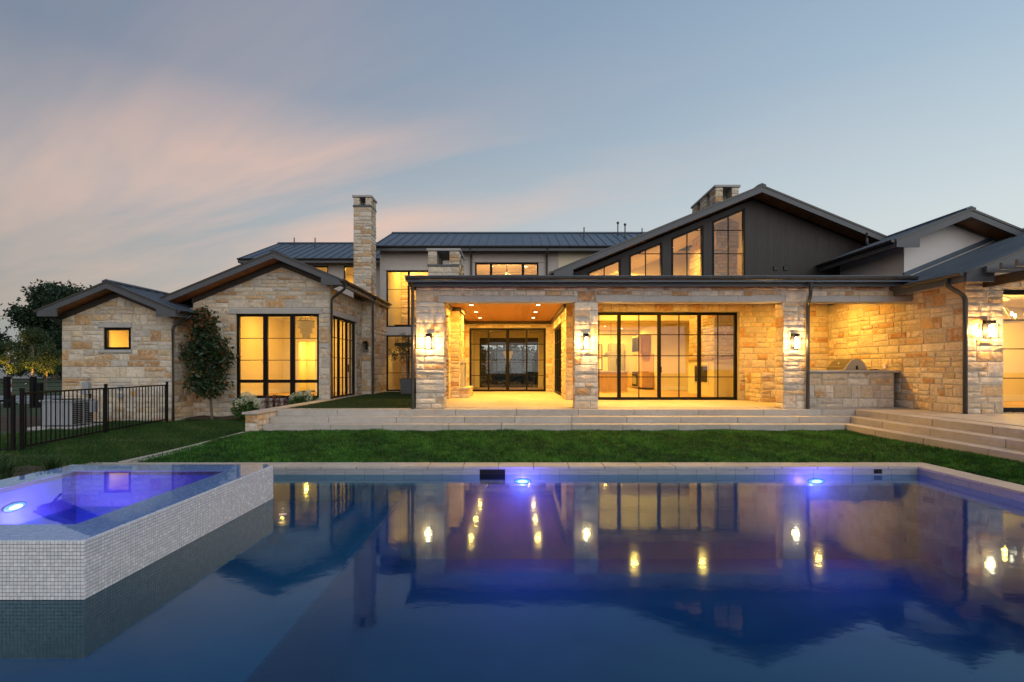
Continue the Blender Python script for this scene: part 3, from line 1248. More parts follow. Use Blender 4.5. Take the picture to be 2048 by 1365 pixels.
def water_lamp(parent, c, ax, d, e, name):
    c, d = Vector(c), Vector(d)
    lt = ellipse(c + d * .004, ax, .15, .052, dome=.004, dirv=d).build(name, MAT['black'], parent)
    ellipse(c + d * .010, ax, .135, .044, dome=.012, dirv=d).build('lens_halo', MAT['pool_halo'], lt)  # glowing disc imitates the soft halo round the lens
    ellipse(c + d * .024, ax, .085, .026, dome=.010, dirv=d).build('lamp_lens', MAT['pool_lamp'], lt)
    lamp(name + '_beam', 'POINT', c + d * .55 - Vector((0, 0, .10)), e, BLUE, .05, lt)
    lamp(name + '_glow', 'POINT', c + d * .16 - Vector((0, 0, .11)), e * .30, (.25, .22, 1.0), .03, lt)


for lx in (.138, 5.19):
    water_lamp(pool, (lx, PY1 - .012, -.255), (1, 0, 0), (0, -1, 0), 46, 'pool_light')
pw = MB()
pw.add([(PX0, PY0, WZ), (PX1, PY0, WZ), (PX1, PY1, WZ), (PX0, PY1, WZ)], [(0, 1, 2, 3)])
tag(pw.build('pool_water', MAT['water']), kind='structure')
# floating leaf
lf = MB().add([(-2.94, 6.48, WZ + .004), (-2.90, 6.42, WZ + .006), (-2.84, 6.47, WZ + .004), (-2.86, 6.53, WZ + .009), (-2.91, 6.55, WZ + .005)], [(0, 1, 2, 3, 4)])
MAT['pale_leaf'] = simple('pale dry leaf', (.42, .44, .42), .6)
tag(lf.build('floating_leaf', MAT['pale_leaf']), 'small pale leaf floating on the pool water', 'leaf')

# ------------------------------------------------------------------ raised spa with mosaic sides
SX0, SX1, SY0, SY1, SZ = -6.25, -3.386, 4.09, 7.33, .327
spa = tag(empty('raised_spa', (-4.8, 5.7, -1.6)), 'raised spa clad in small white mosaic tiles, glowing violet inside', 'spa')
RW = .45
TP = .0292
sh = MB()
sh.box(SX0, SX1 - .006, SY0 + .006, SY0 + RW, -.61, SZ - .006)
sh.box(SX0, SX1 - .006, SY1 - RW, SY1 - .006, -.61, SZ - .006)
sh.box(SX0, SX0 + RW, SY0 + RW, SY1 - RW, -.61, SZ - .006)
sh.box(SX1 - RW, SX1 - .006, SY0 + RW, SY1 - RW, -.61, SZ - .006)
sh.box(SX0 + RW, SX1 - RW, SY0 + RW, SY1 - RW, -.61, -.55)
MAT['grout'] = simple('brown grey grout', (.14, .115, .10), .9, var=.1)
MAT['spa_inside'] = simple('blue spa tile', (.11, .15, .30), .7, var=.08, scale=8)
sh.build('shell', MAT['grout'], spa)
ins = MB()
q = .004
ins.box(SX0 + RW, SX0 + RW + q, SY0 + RW, SY1 - RW, -.549, SZ - .05)
ins.box(SX1 - RW - q, SX1 - RW, SY0 + RW, SY1 - RW, -.549, SZ - .05)
ins.box(SX0 + RW + q, SX1 - RW - q, SY0 + RW, SY0 + RW + q, -.549, SZ - .05)
ins.box(SX0 + RW + q, SX1 - RW - q, SY1 - RW - q, SY1 - RW, -.549, SZ - .05)
ins.box(SX0 + RW + q, SX1 - RW - q, SY0 + RW + q, SY1 - RW - q, -.549, -.54)
ins.build('lining', MAT['spa_inside'], spa)


def mosaic():
    m = M('white mosaic tile')
    a = m.node('ShaderNodeAttribute', attribute_type='GEOMETRY', attribute_name='tone')
    col = m.ramp(a.outputs['Fac'], [(0, (.64, .66, .68)), (.5, (.72, .735, .75)), (1, (.79, .80, .81))])
    m.set(col, m.ramp(a.outputs['Fac'], [(0, .16), (1, .30)]))
    return m.m


MAT['mosaic'] = mosaic()
V, F, T = [], [], []


def tiles(o, u, v, n, nu, nv, half=False):
    o, u, v, n = map(Vector, (o, u, v, n))
    w = TP * .5 - .0022
    for i in range(nu):
        for j in range(nv):
            c = o + u * (TP * (i + .5)) + v * (TP * (j + .5))
            e = n * .0062
            tl = (u * nrg.normal(0, .0003) + v * nrg.normal(0, .0003))
            k = len(V)
            for s, tt in ((-1, -1), (1, -1), (1, 1), (-1, 1)):
                V.append(c + u * (s * w) + v * (tt * w))
            d1, d2 = nrg.normal(0, .0005), nrg.normal(0, .0005)
            for s, tt in ((-1, -1), (1, -1), (1, 1), (-1, 1)):
                V.append(c + u * (s * w * .93) + v * (tt * w * .93) + e + n * (s * d1 + tt * d2))
            F.extend([(k + 4, k + 5, k + 6, k + 7)] + [(k + a, k + (a + 1) % 4, k + 4 + (a + 1) % 4, k + 4 + a) for a in range(4)])
            T.extend([float(np.clip(nrg.normal(.5, .28), 0, 1))] * 5)


ny = int((SY1 - SY0) / TP)
nx_ = int((SX1 - SX0) / TP)
tiles((SX1 - .006, SY0, SZ - TP * 16), (0, 1, 0), (0, 0, 1), (1, 0, 0), ny, 16)
tiles((SX1 - TP * 60, SY0 + .006, SZ - TP * 16), (1, 0, 0), (0, 0, 1), (0, -1, 0), 60, 16)
rz = SZ - .006
tiles((SX1 - TP * 70, SY0, rz), (1, 0, 0), (0, 1, 0), (0, 0, 1), 70, 15)
tiles((SX1 - TP * 15, SY0 + TP * 15, rz), (1, 0, 0), (0, 1, 0), (0, 0, 1), 15, ny - 30)
tiles((SX1 - TP * 97, SY1 - TP * 15.5, rz), (1, 0, 0), (0, 1, 0), (0, 0, 1), 97, 15)
tiles((SX0 + .01, SY0, rz), (1, 0, 0), (0, 1, 0), (0, 0, 1), 15, ny - 15)
me = bpy.data.meshes.new('mosaic_tile')
me.from_pydata([tuple(p) for p in V], [], F)
at = me.attributes.new('tone', 'FLOAT', 'FACE')
at.data.foreach_set('value', T)
me.materials.append(MAT['mosaic'])
tag(link(bpy.data.objects.new('mosaic_tile', me), spa), kind='stuff')
water_lamp(spa, (SX0 + RW + .006, 6.02, .08), (0, 1, 0), (1, 0, 0), 80, 'spa_light')
sw = MB().add([(SX0 + .01, SY0 + .004, SZ + .006), (SX1 - .004, SY0 + .004, SZ + .006), (SX1 - .004, SY1, SZ + .006), (SX0 + .01, SY1, SZ + .006)], [(0, 1, 2, 3)])
tag(sw.build('spa_water', MAT['spa_water']), kind='structure')

# ------------------------------------------------------------------ the house
house = tag(empty('house', (0, 17, 0)), 'long cream stone house with dark metal gable roofs and glowing windows', 'house')
SL = .41


def lime(name, x0, x1, y0, y1, z0, z1):
    return B(name, MAT['lime'], house, x0, x1, y0, y1, z0, z1, bevel=.006)


def front_gable(y, x0, x1, rc, zr, drop, z_low, holes, seed, name='stone_wall', **kw):
    """a gabled stone wall facing the pool; wall top follows the roof"""
    zt = lambda x: zr - SL * abs(x - rc) - drop
    top = zt(rc)
    clip = [(-SL, 1, zr - SL * rc - drop), (SL, 1, zr + SL * rc - drop)]
    mb = MB()
    cols = sorted(set([x0, x1, rc] + [h[0] for h in holes] + [h[1] for h in holes]))
    for a, b in zip(cols, cols[1:]):
        m = (a + b) / 2
        hs = sorted([h for h in holes if h[0] < m < h[1]], key=lambda h: h[2])
        z = z_low
        for h in hs:
            if h[2] > z:
                mb.box(a, b, y, y + .28, z, h[2])
            z = h[3]
        mb.prism([(a, z), (b, z), (b, zt(b)), (a, zt(a))], 'y', y, y + .28)
    w = mb.build(name, MAT['mortar'], house)
    lay_stones(w, 'y', y, -1, x0, x1, z_low, top, holes, clip, seed, **kw)
    # dark strip put in for the band of shade under the soffit
    for a, b in ((x0, rc), (rc, x1)):
        MB().prism([(a, zt(a) - .13), (b, zt(b) - .13), (b, zt(b) + .05), (a, zt(a) + .05)], 'y', y - .062, y - .001).build('soffit_shadow_band', MAT['dark_beam'], house)
    return w


# --- small gabled wing at the far left
AW = (-13.36, -12.48, 2.30, 3.02)
front_gable(16.92, -14.72, -11.13, -12.85, 4.43, .27, -.12, [AW, (-13.52, -12.44, 3.02, 3.17), (-13.52, -12.44, 2.20, 2.30)], 21, rust=.2)
lime('lintel', -13.52, -12.44, 16.87, 17.15, 3.02, 3.17)
lime('sill', -13.52, -12.44, 16.86, 17.15, 2.20, 2.30)
stone_wall(house, 'x', -11.13, 1, 16.92, 18.0, -.12, 3.46, seed=22, rust=.3, start=17.201)
B('stone_wall', MAT['mortar'], house, -12.6, -11.15, 18.02, 18.25, 2.8, 3.78)
wall_slab('stone_wall', MAT['mortar'], house, 'x', -14.72, -14.44, 17.2, 20.6, -.12, 3.4)
window(house, 'y', 16.98, AW[0], AW[1], AW[2], AW[3], fw=.085)
rA = gable_roof(house, 'y', -12.85, 4.43, -15.02, -10.66, 16.40, 20.4, SL, 16.92, -14.72, -11.13, seam=.44)

# --- large gabled wing
BW = (-9.64, -6.77, .66, 3.58)
front_gable(18.0, -11.13, -6.39, -8.05, 5.60, .27, -.12, [BW, (-9.86, -6.68, 3.58, 3.76), (-9.88, -6.70, .56, .66)], 31, rust=.2)
lime('lintel', -9.86, -6.68, 17.94, 18.25, 3.58, 3.76)
lime('sill', -9.88, -6.70, 17.93, 18.25, .56, .66)
BD = (18.22, 20.96, ZP, 3.55)
stone_wall(house, 'x', -6.39, 1, 18.0, 21.7, .3, 4.50, [BD, (18.06, 21.12, 3.55, 3.74)], seed=33, rust=.3, start=18.281)
lime('lintel', -6.66, -6.34, 18.06, 21.12, 3.55, 3.74)
lime('sill', -6.62, -6.34, 18.22, 20.96, ZP - .06, ZP + .01)
window(house, 'y', 18.10, *BW, posts=[(-8.69, .14), (-7.73, .14)], rails=[(1.23, .12)], munt_z=[1.85 + .0, 2.95, 2.37], fw=.09) if False else \
    window(house, 'y', 18.10, *BW, posts=[(-8.655, .15), (-7.72, .15)], rails=[(1.245, .11)], munt_z=[1.98, 2.70 + .04], fw=.085)
wd = window(house, 'x', -6.48, *BD, posts=[(19.14, .07), (20.04, .07)], munt_s=[18.7, 19.6, 20.5], munt_z=[1.35, 2.08, 2.80], fw=.075, name='glass_door')
B('door_handle', MAT['frame'], wd, -6.44, -6.40, 20.10, 20.13, 1.55, 1.85)
rB = gable_roof(house, 'y', -8.05, 5.60, -12.2, -5.84, 17.40, 24.2, SL, 18.0, None, -6.39, seam=.44, gut=(False, True))
# gable trim of the long left slope would float free past the small roof: it runs on behind it

# --- rear stone bay and tall chimney
stone_wall(house, 'y', 21.7, -1, -6.39, -5.98, .3, 4.55, seed=35, thick=.05, name='stone_pier')
stone_wall(house, 'x', -5.98, 1, 21.7, 24.2, .3, 4.62, seed=36, thick=.3, rust=.3, start=21.752)


def chimney(x0, x1, y0, y1, z0, zl, zt, front, sides, side_n, seed, ledge=.035):
    c = B('chimney', MAT['mortar'], house, x0, x1, y0, y1, z0, zl)
    B('ledge', MAT['trim'], c, x0 - ledge, x1 + ledge, y0 - ledge, y1 + ledge, zl, zl + .07)
    zb = zl + .07
    fs = [(x0, front[0]), (front[1], x1)]
    sy = [y0] + [v for s in sides for v in s] + [y1]
    segs = [(sy[i], sy[i + 1]) for i in range(0, len(sy), 2)]
    for a, b in fs:
        for p, q in ((segs[0]), (segs[-1])):
            B('chimney_post', MAT['mortar'], c, a, b, p, q, zb, zt)
        for p, q in segs[1:-1]:
            B('chimney_post', MAT['mortar'], c, a, b, p, q, zb, zt)
        lay_stones(c, 'y', y0, -1, a - .02, b + .02, zb, zt, seed=seed + int(a * 10), big=.62)
    sx = x1 if side_n > 0 else x0
    for p, q in segs:
        lay_stones(c, 'x', sx, side_n, p - .02, q + .02, zb, zt, seed=seed + int(p * 10), big=.62)
    lay_stones(c, 'y', y0, -1, x0 - .02, x1 + .02, z0, zl, seed=seed + 1, big=.8)
    lay_stones(c, 'x', sx, side_n, y0 - .02, y1 + .02, z0, zl, seed=seed + 2, big=.8)
    MB().tube([((front[0] + front[1]) / 2, (y0 + y1) / 2, zl), ((front[0] + front[1]) / 2, (y0 + y1) / 2, zl + .22)], .09, 12).build('flue', MAT['gutter'], c)
    B('cap', MAT['lime'], c, x0 - .06, x1 + .06, y0 - .06, y1 + .06, zt, zt + .085, bevel=.008)
    return c


chimney(-6.71, -6.0, 21.72, 22.48, 4.35, 8.44, 8.84, (-6.48, -6.21), [(21.98, 22.22)], 1, 41)
chimney(-3.10, -2.0, 18.72, 20.35, 4.1, 5.36, 5.92, (-2.80, -2.33), [(19.3, 19.8)], 1, 51)
chimney(7.55, 8.40, 19.5, 22.05, 6.2, 7.86, 8.48, (7.80, 8.16), [(20.05, 20.45), (21.1, 21.5)], -1, 61)

# --- two storey rear block, taupe stucco
HD = (-2.10, 1.46, ZP, 3.57)                  # glazed hall doors
SU = (-5.97, -3.95, 3.63, 6.26)               # stair windows
SLW = (-5.97, -3.95, .64, 3.24)
UW = (-1.84, 1.12, 4.95, 6.63)
wall_slab('stucco_wall', MAT['stucco'], house, 'y', 24.2, 24.5, -6.26, 10.0, .3, 7.25, [HD, SU, SLW, UW, (2.04, 9.95, .29, 3.92)])
wall_slab('stucco_wall', MAT['stucco'], house, 'x', -6.26, -5.99, 24.5, 31.0, .3, 7.3)
wall_slab('stucco_wall', MAT['stucco'], house, 'y', 26.8, 27.1, -13.5, -6.27, 3.0, 7.3, [(-10.55, -9.60, 5.9, 6.98), (-8.80, -7.95, 5.9, 6.98)])
wall_slab('stucco_wall', MAT['stucco'], house, 'x', -13.5, -13.2, 27.1, 33.5, 3.0, 7.3)
for (a, b, z0, z1) in ((SU[0] - .09, SU[1] + .1, SU[3], SU[3] + .17), (UW[0] - .16, UW[1] + .26, UW[3], UW[3] + .16)):
    B('stucco_band', MAT['stucco'], house, a, b, 24.16, 24.25, z0, z1)
B('sill', MAT['lime'], house, SLW[0] - .02, SLW[1] + .1, 24.12, 24.3, SLW[2] - .07, SLW[2])
window(house, 'y', 24.30, *SU, posts=[(-4.94, .09)], munt_z=[4.52, 5.38], fw=.06)
window(house, 'y', 24.30, *SLW, posts=[(-4.94, .07)], munt_z=[1.49, 2.37], fw=.06)
window(house, 'y', 24.30, *UW, posts=[(-1.09, .12), (.39, .12)], munt_s=[-.36], munt_z=[6.06], fw=.075)
for a, b in ((-10.55, -9.60), (-8.80, -7.95)):
    window(house, 'y', 26.88, a, b, 5.9, 6.98, fw=.06)
gable_roof(house, 'x', 27.5, 8.85, 23.6, 31.4, -6.42, 10.4, SL, None, 24.2, None, seam=.425, gut=(True, False))
gable_roof(house, 'x', 30.7, 9.08, 26.2, 34.5, -13.9, -6.5, SL, None, 26.8, None, seam=.45, gut=(True, False))
for (x, y, z, h, capd) in ((-12.75, 30.1, 8.85, .42, 0), (-11.35, 29.6, 8.62, .52, 0), (3.52, 26.3, 8.34, .5, 0), (5.35, 26.9, 8.6, .58, 1), (5.55, 26.1, 8.27, .6, 1), (6.7, 27.3, 8.76, .3, 0)):
    v = MB().tube([(x, y, z - .1), (x, y, z + h)], .030, 10)
    if capd:
        v.lathe([(.055, 0), (.068, .02), (.068, .07), (.02, .12)], (x, y, z + h), 12)
    v.lathe([(.10, -.06), (.05, .05)], (x, y, z), 10)
    v.build('vent_pipe', MAT['gutter'], house, smooth=True)
for x in (2.70, 3.36):
    v = empty('twin_vent', (x, 24.2, 6.85), house)
    for k in (0, .17):
        MB().lathe([(.085, 0), (.085, -.05), (.055, -.06), (.055, -.01)], (x + k, 24.2, 6.84), 18, 'y').build('vent_ring', MAT['lightened_stucco'], v, smooth=True)

# --- porch: piers, header, lintels
FY = 13.78


def pier(x0, x1, y0, y1, z0, z1, seed, sides):
    p = B('stone_pier', MAT['mortar'], house, x0, x1, y0, y1, z0, z1)
    lay_stones(p, 'y', y0, -1, x0 - .02, x1 + .02, z0, z1, seed=seed)
    for n in sides:
        lay_stones(p, 'x', x1 if n > 0 else x0, n, y0 - .02, y1, z0, z1, seed=seed + 3 + n)
    return p


LIN = [(-2.02, 1.67), (2.15, 7.17), (7.74, 10.50)]
PIERS = [(-2.60, -1.87, [1]), (1.60, 2.20, [-1, 1]), (7.13, 7.70, [-1])]
for i, (a, b, sd) in enumerate(PIERS):
    pier(a, b, FY, 14.2, ZP, 3.445, 70 + 7 * i, sd)
hd = wall_slab('stone_header', MAT['mortar'], house, 'y', FY, 14.15, -2.60, 10.55, 3.447, 3.90, [(a, b, 3.40, 3.60) for a, b in LIN])
lay_stones(hd, 'y', FY, -1, -2.62, 10.55, 3.447, 3.86, [(a, b, 3.40, 3.60) for a, b in LIN], seed=95, rust=.26)
for a, b in LIN:
    n = max(2, round((b - a) / 1.25))
    for i in range(n):
        lime('lintel', a + (b - a) * i / n + .002, a + (b - a) * (i + 1) / n - .002, FY - .035, 14.13, 3.45, 3.60)
B('header_soffit', MAT['lime'], house, -1.9, 10.5, FY + .01, 14.14, 3.443, 3.449)
# flat eave of the porch
MB().prism([(13.36, 3.98), (17.5, 4.22), (24.2, 4.62), (24.2, 4.56), (17.5, 4.15), (13.36, 3.92)], 'x', -2.78, 1.2).build('porch_roof', MAT['roof'], house)
MB().prism([(13.36, 3.98), (17.5, 4.22), (17.5, 4.15), (13.36, 3.92)], 'x', 1.2, 10.45).build('porch_roof', MAT['roof'], house)
B('porch_fascia', MAT['trim'], house, -2.74, 10.55, 13.56, 13.61, 3.83, 3.97)
B('porch_fascia', MAT['trim'], house, -2.74, -2.69, 13.62, 24.1, 3.83, 3.97)
B('porch_soffit', MAT['soffit'], house, -2.74, 10.55, 13.62, 13.77, 3.85, 3.87)
r = .085
prof = [(13.44 - r + r * math.cos(math.pi + math.pi * i / 8) + .04, 4.045 + r * 1.25 * math.sin(math.pi + math.pi * i / 8)) for i in range(9)]
pg = MB().prism(prof + [(prof[-1][0], 4.055), (prof[0][0], 4.055)], 'x', -2.80, 10.35).build('gutter', MAT['gutter'], house)
MB().prism([(13.30, 4.056), (13.58, 4.066), (13.58, 4.078), (13.30, 4.070)], 'x', -2.83, 10.35).build('drip_edge', MAT['roof'], pg)
x = -2.2
while x < 10.2:
    MB().prism([(p[0] + (-.006 if i < 5 else 0), p[1] - .006) for i, p in enumerate(prof)] + [(p[0], p[1] + .004) for p in reversed(prof)], 'x', x - .009, x + .009).build('gutter_bracket', MAT['steel'] if False else MAT['trim'], pg)
    x += .905

# --- porch room (left bay) : side wall, fireplace, back wall with doors
PC = 3.88
stone_wall(house, 'x', -2.30, 1, 14.4, 24.14, ZP, 3.9, [(14.4, 18.1, ZP, 3.50)], seed=101, thick=.3, rust=.2)
jm = B('stone_jamb', MAT['mortar'], house, -2.60, -2.30, 18.10, 18.12, ZP, 3.5)
lay_stones(jm, 'y', 18.10, -1, -2.60, -2.30, ZP, 3.5, seed=104)
fb = B('fireplace_breast', MAT['mortar'], house, -2.30, -2.0, 18.7, 20.4, ZP, PC)
lay_stones(fb, 'y', 18.7, -1, -2.30, -1.98, ZP, PC - .12, seed=107, big=.8)
lay_stones(fb, 'x', -2.0, 1, 18.7, 20.4, ZP, PC - .12, seed=108)
hb = B('hearth', MAT['mortar'], house, -2.0, -1.68, 18.75, 20.7, ZP, .93)
lay_stones(hb, 'y', 18.75, -1, -2.0, -1.66, ZP, .93, seed=109, big=.8)
lay_stones(hb, 'x', -1.68, 1, 18.75, 20.7, ZP, .93, seed=110, big=.9)
lime('hearth_slab', -2.02, -1.63, 18.70, 20.75, .93, 1.0)
lime('mantel', -2.0, -1.80, 19.0, 20.3, 1.90, 2.02)
for a, b in ((19.05, 19.3), (20.0, 20.25)):
    lime('surround_post', -2.0, -1.86, a, b, 1.0, 1.90)
B('firebox', MAT['black'], house, -2.01, -1.94, 19.3, 20.0, 1.0, 1.72)
lime('surround_panel', -2.0, -1.90, 19.3, 20.0, 1.72, 1.90)
# back wall and its opening
stone_wall(house, 'y', 24.14, -1, -2.30, 1.76, ZP, PC, [HD], seed=113, thick=.05)
hw = window(house, 'y', 24.32, *HD, posts=[(-.32, .15)], munt_s=[-1.21, .57], munt_z=[1.36, 2.09, 2.83], fw=.09, mw=.03, name='glass_door')
for k in (-.08, .08):
    B('door_handle', MAT['frame'], hw, -.33 + k - .012, -.33 + k + .012, 24.22, 24.25, 1.45, 1.85)
for cl in (-1.21, .57):
    B('stile', MAT['frame'], hw, cl - .04, cl + .04, 24.285, 24.355, ZP + .09, 3.48)
# right wall of the porch room, folding doors standing in it
RD = (19.3, 23.7, ZP, 3.45)
stone_wall(house, 'x', 1.76, -1, 17.5, 24.14, ZP, PC, [RD], seed=117, thick=.28, start=17.801)
window(house, 'x', 1.88, *RD, posts=[(20.4, .11), (21.5, .11), (22.6, .11)], munt_z=[1.36, 2.09, 2.83], fw=.09, name='glass_door')
# ceilings
B('porch_ceiling', MAT['ceiling_wood'], house, -2.30, 1.76, 14.16, 24.14, PC, PC + .05)
for (a, b, c, d) in ((-2.30, 1.76, 24.02, 24.10), (-2.285, -2.20, 14.41, 24.0), (1.66, 1.745, 17.55, 24.0), (-1.985, -1.90, 18.66, 20.45), (-2.19, -1.99, 18.60, 18.68)):
    B('ceiling_trim', MAT['dark_beam'], house, a, b, c, d, PC - .13, PC - .002)
B('porch_ceiling', MAT['ceiling_wood'], house, 1.78, 10.55, 14.16, 17.49, 3.86, 3.91)

# --- living room front with the big sliding doors, and the grill nook
LD = (2.19, 7.57, ZP, 3.60)
stone_wall(house, 'y', 17.5, -1, 1.74, 10.56, ZP, 3.86, [LD], seed=121, thick=.3, rust=.24)
ld = window(house, 'y', 17.72, *LD, posts=[(3.56, .115), (4.925, .115), (6.29, .115)], munt_s=[2.875, 4.24, 5.605, 6.93], munt_z=[1.40, 2.12, 2.84], fw=.095, mw=.028, name='glass_door')
B('door_handle', MAT['frame'], ld, 4.955, 4.985, 17.60, 17.63, 1.55, 1.75)
# --- dark board gable of the living room
RC, ZRR = 8.03, 7.63
TW = [(2.47, 3.58), (3.86, 4.98), (5.28, 6.36), (6.66, 7.76)]
wt = lambda x: ZRR - SL * abs(x - RC) - .25
tt = lambda x: wt(x) - .17
mb = MB()
cols = [1.75]
for a, b in TW:
    cols += [a, b]
cols += [RC, 10.75, 14.3]
for a, b in zip(cols, cols[1:]):
    low = 4.0
    if (a, b) in TW:
        mb.prism([(a, 4.0), (b, 4.0), (b, 4.32), (a, 4.32)], 'y', 17.5, 17.75)
        mb.prism([(a, tt(a)), (b, tt(b)), (b, wt(b)), (a, wt(a))], 'y', 17.5, 17.75)
    else:
        mb.prism([(a, 3.87), (b, 3.87), (b, wt(b)), (a, wt(a))], 'y', 17.5, 17.75)
mb.build('board_wall', MAT['siding'], house)
for a, b in TW:
    w = empty('window', ((a + b) / 2, 17.6, 4.32), house)
    f = MB()
    d0, d1 = 17.485, 17.62
    f.box(a, a + .06, d0, d1, 4.32, tt(a + .03))
    f.box(b - .06, b, d0, d1, 4.32, tt(b) - .02)
    f.box(a + .06, b - .06, d0 + .001, d1 - .001, 4.32, 4.38)
    f.prism([(a, tt(a)), (b, tt(b)), (b, tt(b) - .07), (a, tt(a) - .07)], 'y', d0 + .002, d1 - .002)
    f.build('frame', MAT['frame'], w)
    m = (a + b) / 2
    B('muntin', MAT['frame'], w, m - .016, m + .016, 17.53, 17.57, 4.38, tt(m) - .03)
    for z in (5.56, 6.35):
        s = max(a + .06, RC - (ZRR - .42 - .06 - z) / SL)
        if s < b - .2:
            B('muntin', MAT['frame'], w, s, b - .06, 17.532, 17.568, z - .014, z + .014)
    for s, e in ((a + .05, m), (m, b - .05)):
        MB().add([(s, 17.55, 4.36), (e, 17.55, 4.36), (e, 17.55, tt(e) - .04), (s, 17.55, tt(s) - .04)], [(0, 1, 2, 3)]).build('pane', MAT['glass'], w)
for x in (8.78, 9.12):
    v = B('wall_vent', MAT['black'], house, x - .075, x + .075, 17.475, 17.499, 4.99, 5.13)
    for k in range(4):
        B('louvre', MAT['trim'], v, x - .065, x + .065, 17.462, 17.474, 5.0 + k * .032, 5.016 + k * .032)
gable_roof(house, 'y', RC, ZRR, 1.28, 14.8, 16.9, 27.5, SL, 17.5, None, None, seam=.45, gut=(True, False))

# --- right wing: stone side wall, front pier, glazed front, pergola
stone_wall(house, 'x', 10.56, -1, 12.2, 17.5, ZP, 3.80, seed=131, thick=.28, rust=.22, start=12.701)
wp = B('stone_pier', MAT['mortar'], house, 10.5605, 11.449, 12.2, 12.7, ZP, 4.05)
lay_stones(wp, 'y', 12.2, -1, 10.54, 11.47, ZP, 4.05, clip=[(-SL, 1, 3.83 - SL * 10.05 - .27)], seed=133)
wg = MB().prism([(11.45, 3.56), (16.6, 3.56), (16.6, 4.6), (14.2, 5.25), (11.45, 4.12)], 'y', 12.2, 12.7).build('stone_wall', MAT['mortar'], house)
lay_stones(wg, 'y', 12.2, -1, 11.45, 14.5, 3.56, 5.2, clip=[(-SL, 1, 3.83 - SL * 10.05 - .27)], seed=135)
WD = (11.45, 16.6, ZP + .02, 3.56)
window(house, 'y', 12.45, *WD, posts=[(13.9, .12)], munt_z=[1.455, 2.155, 2.85], fw=.11, mw=.022, name='glass_door')
B('door_track', MAT['steel'], house, 11.45, 16.6, 12.30, 12.42, ZP, ZP + .012)
gable_roof(house, 'y', 14.2, 5.53, 10.05, 18.35, 11.60, 14.56, SL, 12.2, 10.56, None, seam=.22, gut=(True, False))
for i, y in enumerate((11.48, 11.12, 10.77, 10.42, 10.07)):
    B('pergola_rafter', MAT['trim'], house, 10.40, 16.5, y - .035, y + .035, 3.805, 3.945)
B('pergola_beam', MAT['dark_beam'], house, 10.95, 11.09, 9.8, 12.16, 3.58, 3.80)
# --- stucco gable over the wing, sky brightness put into its colour
wt2 = lambda x: 5.98 - SL * abs(x - 12.26) - .25
MB().prism([(10.94, 3.6), (13.9, 3.6), (13.9, wt2(13.9)), (12.26, wt2(12.26)), (10.94, wt2(10.94))], 'y', 14.6, 14.85).build('stucco_wall', MAT['lightened_stucco'], house)
B('stucco_wall', MAT['lightened_stucco'], house, 10.94, 11.15, 14.85, 17.49, 3.9, 5.14)
gable_roof(house, 'y', 12.26, 5.98, 10.26, 14.26, 14.0, 17.48, SL, 14.6, 10.94, None, seam=.42, gut=(True, False))
mb = MB().prism([(10.90, 4.24), (13.9, 5.47), (13.9, 5.60), (10.90, 4.37)], 'y', 14.55, 14.595)
mb.build('roof_flashing', MAT['roof'], house)
B('gutter', MAT['gutter'], house, 10.2, 10.94, 14.7, 14.8, 4.0, 4.06)

# --- downspouts
for pts in ([(-10.60, 17.0, 3.50), (-10.60, 17.0, 3.36), (-11.07, 16.86, 3.08), (-11.07, 16.86, -.02)],
            [(-5.77, 17.75, 4.62), (-5.77, 17.75, 4.42), (-6.30, 17.93, 4.10), (-6.30, 17.93, ZP)],
            [(-5.78, 21.62, 4.58), (-5.88, 21.60, 4.40), (-5.88, 21.60, ZP)],
            [(-2.67, 13.44, 3.98), (-2.67, 13.66, 3.70), (-2.67, 13.66, ZP)],
            [(7.66, 13.42, 3.98), (7.66, 13.46, 3.55), (7.73, 13.70, 3.35), (7.73, 13.70, ZP)],
            [(9.97, 12.0, 3.78), (9.98, 12.02, 3.62), (10.49, 12.10, 3.36), (10.49, 12.10, ZP)],
            [(1.50, 23.52, 7.15), (1.50, 24.10, 6.9), (1.50, 24.10, 4.6)],
            [(-2.0, 23.52, 7.15), (-2.0, 24.10, 6.9), (-2.0, 24.10, 4.6)],
            [(-14.9, 16.7, 3.42), (-14.82, 16.95, 3.1), (-14.78, 17.3, 2.95), (-14.78, 17.3, 0)],
            [(11.42, 16.86, 6.08), (11.42, 16.86, 5.78), (11.36, 16.70, 5.62)]):
    downspout(house, smooth_path(pts, .12), .05 if pts[0][1] < 13 else .046)

# ------------------------------------------------------------------ rooms behind the glass
IW, IT = MAT['interior'], MAT['interior_trim']


def plane_box(name, mat, *b):
    return B(name, mat, house, *b)


def can(x, y, z, e, size=.13, color=WARM, k=1.5, label='round recessed downlight glowing in a room ceiling', group='recessed ceiling downlights'):
    d = tag(empty('downlight', (x, y, z)), label, 'downlight', group)
    MB().lathe([(size * .5 + .018, -.004), (size * .5 + .018, -.010), (size * .5, -.010), (size * .5, -.006)], (x, y, z), 18).build('trim_ring', MAT['interior_trim'], d)
    MB().lathe([(size * .5, -.0065), (0.001, -.0075)], (x, y, z), 18).build('lens', MAT['can'], d)
    lamp('downlight_beam', 'AREA', (x, y, z - .014), e * k, color, size, d, aim=(0, 0, -1))
    return d


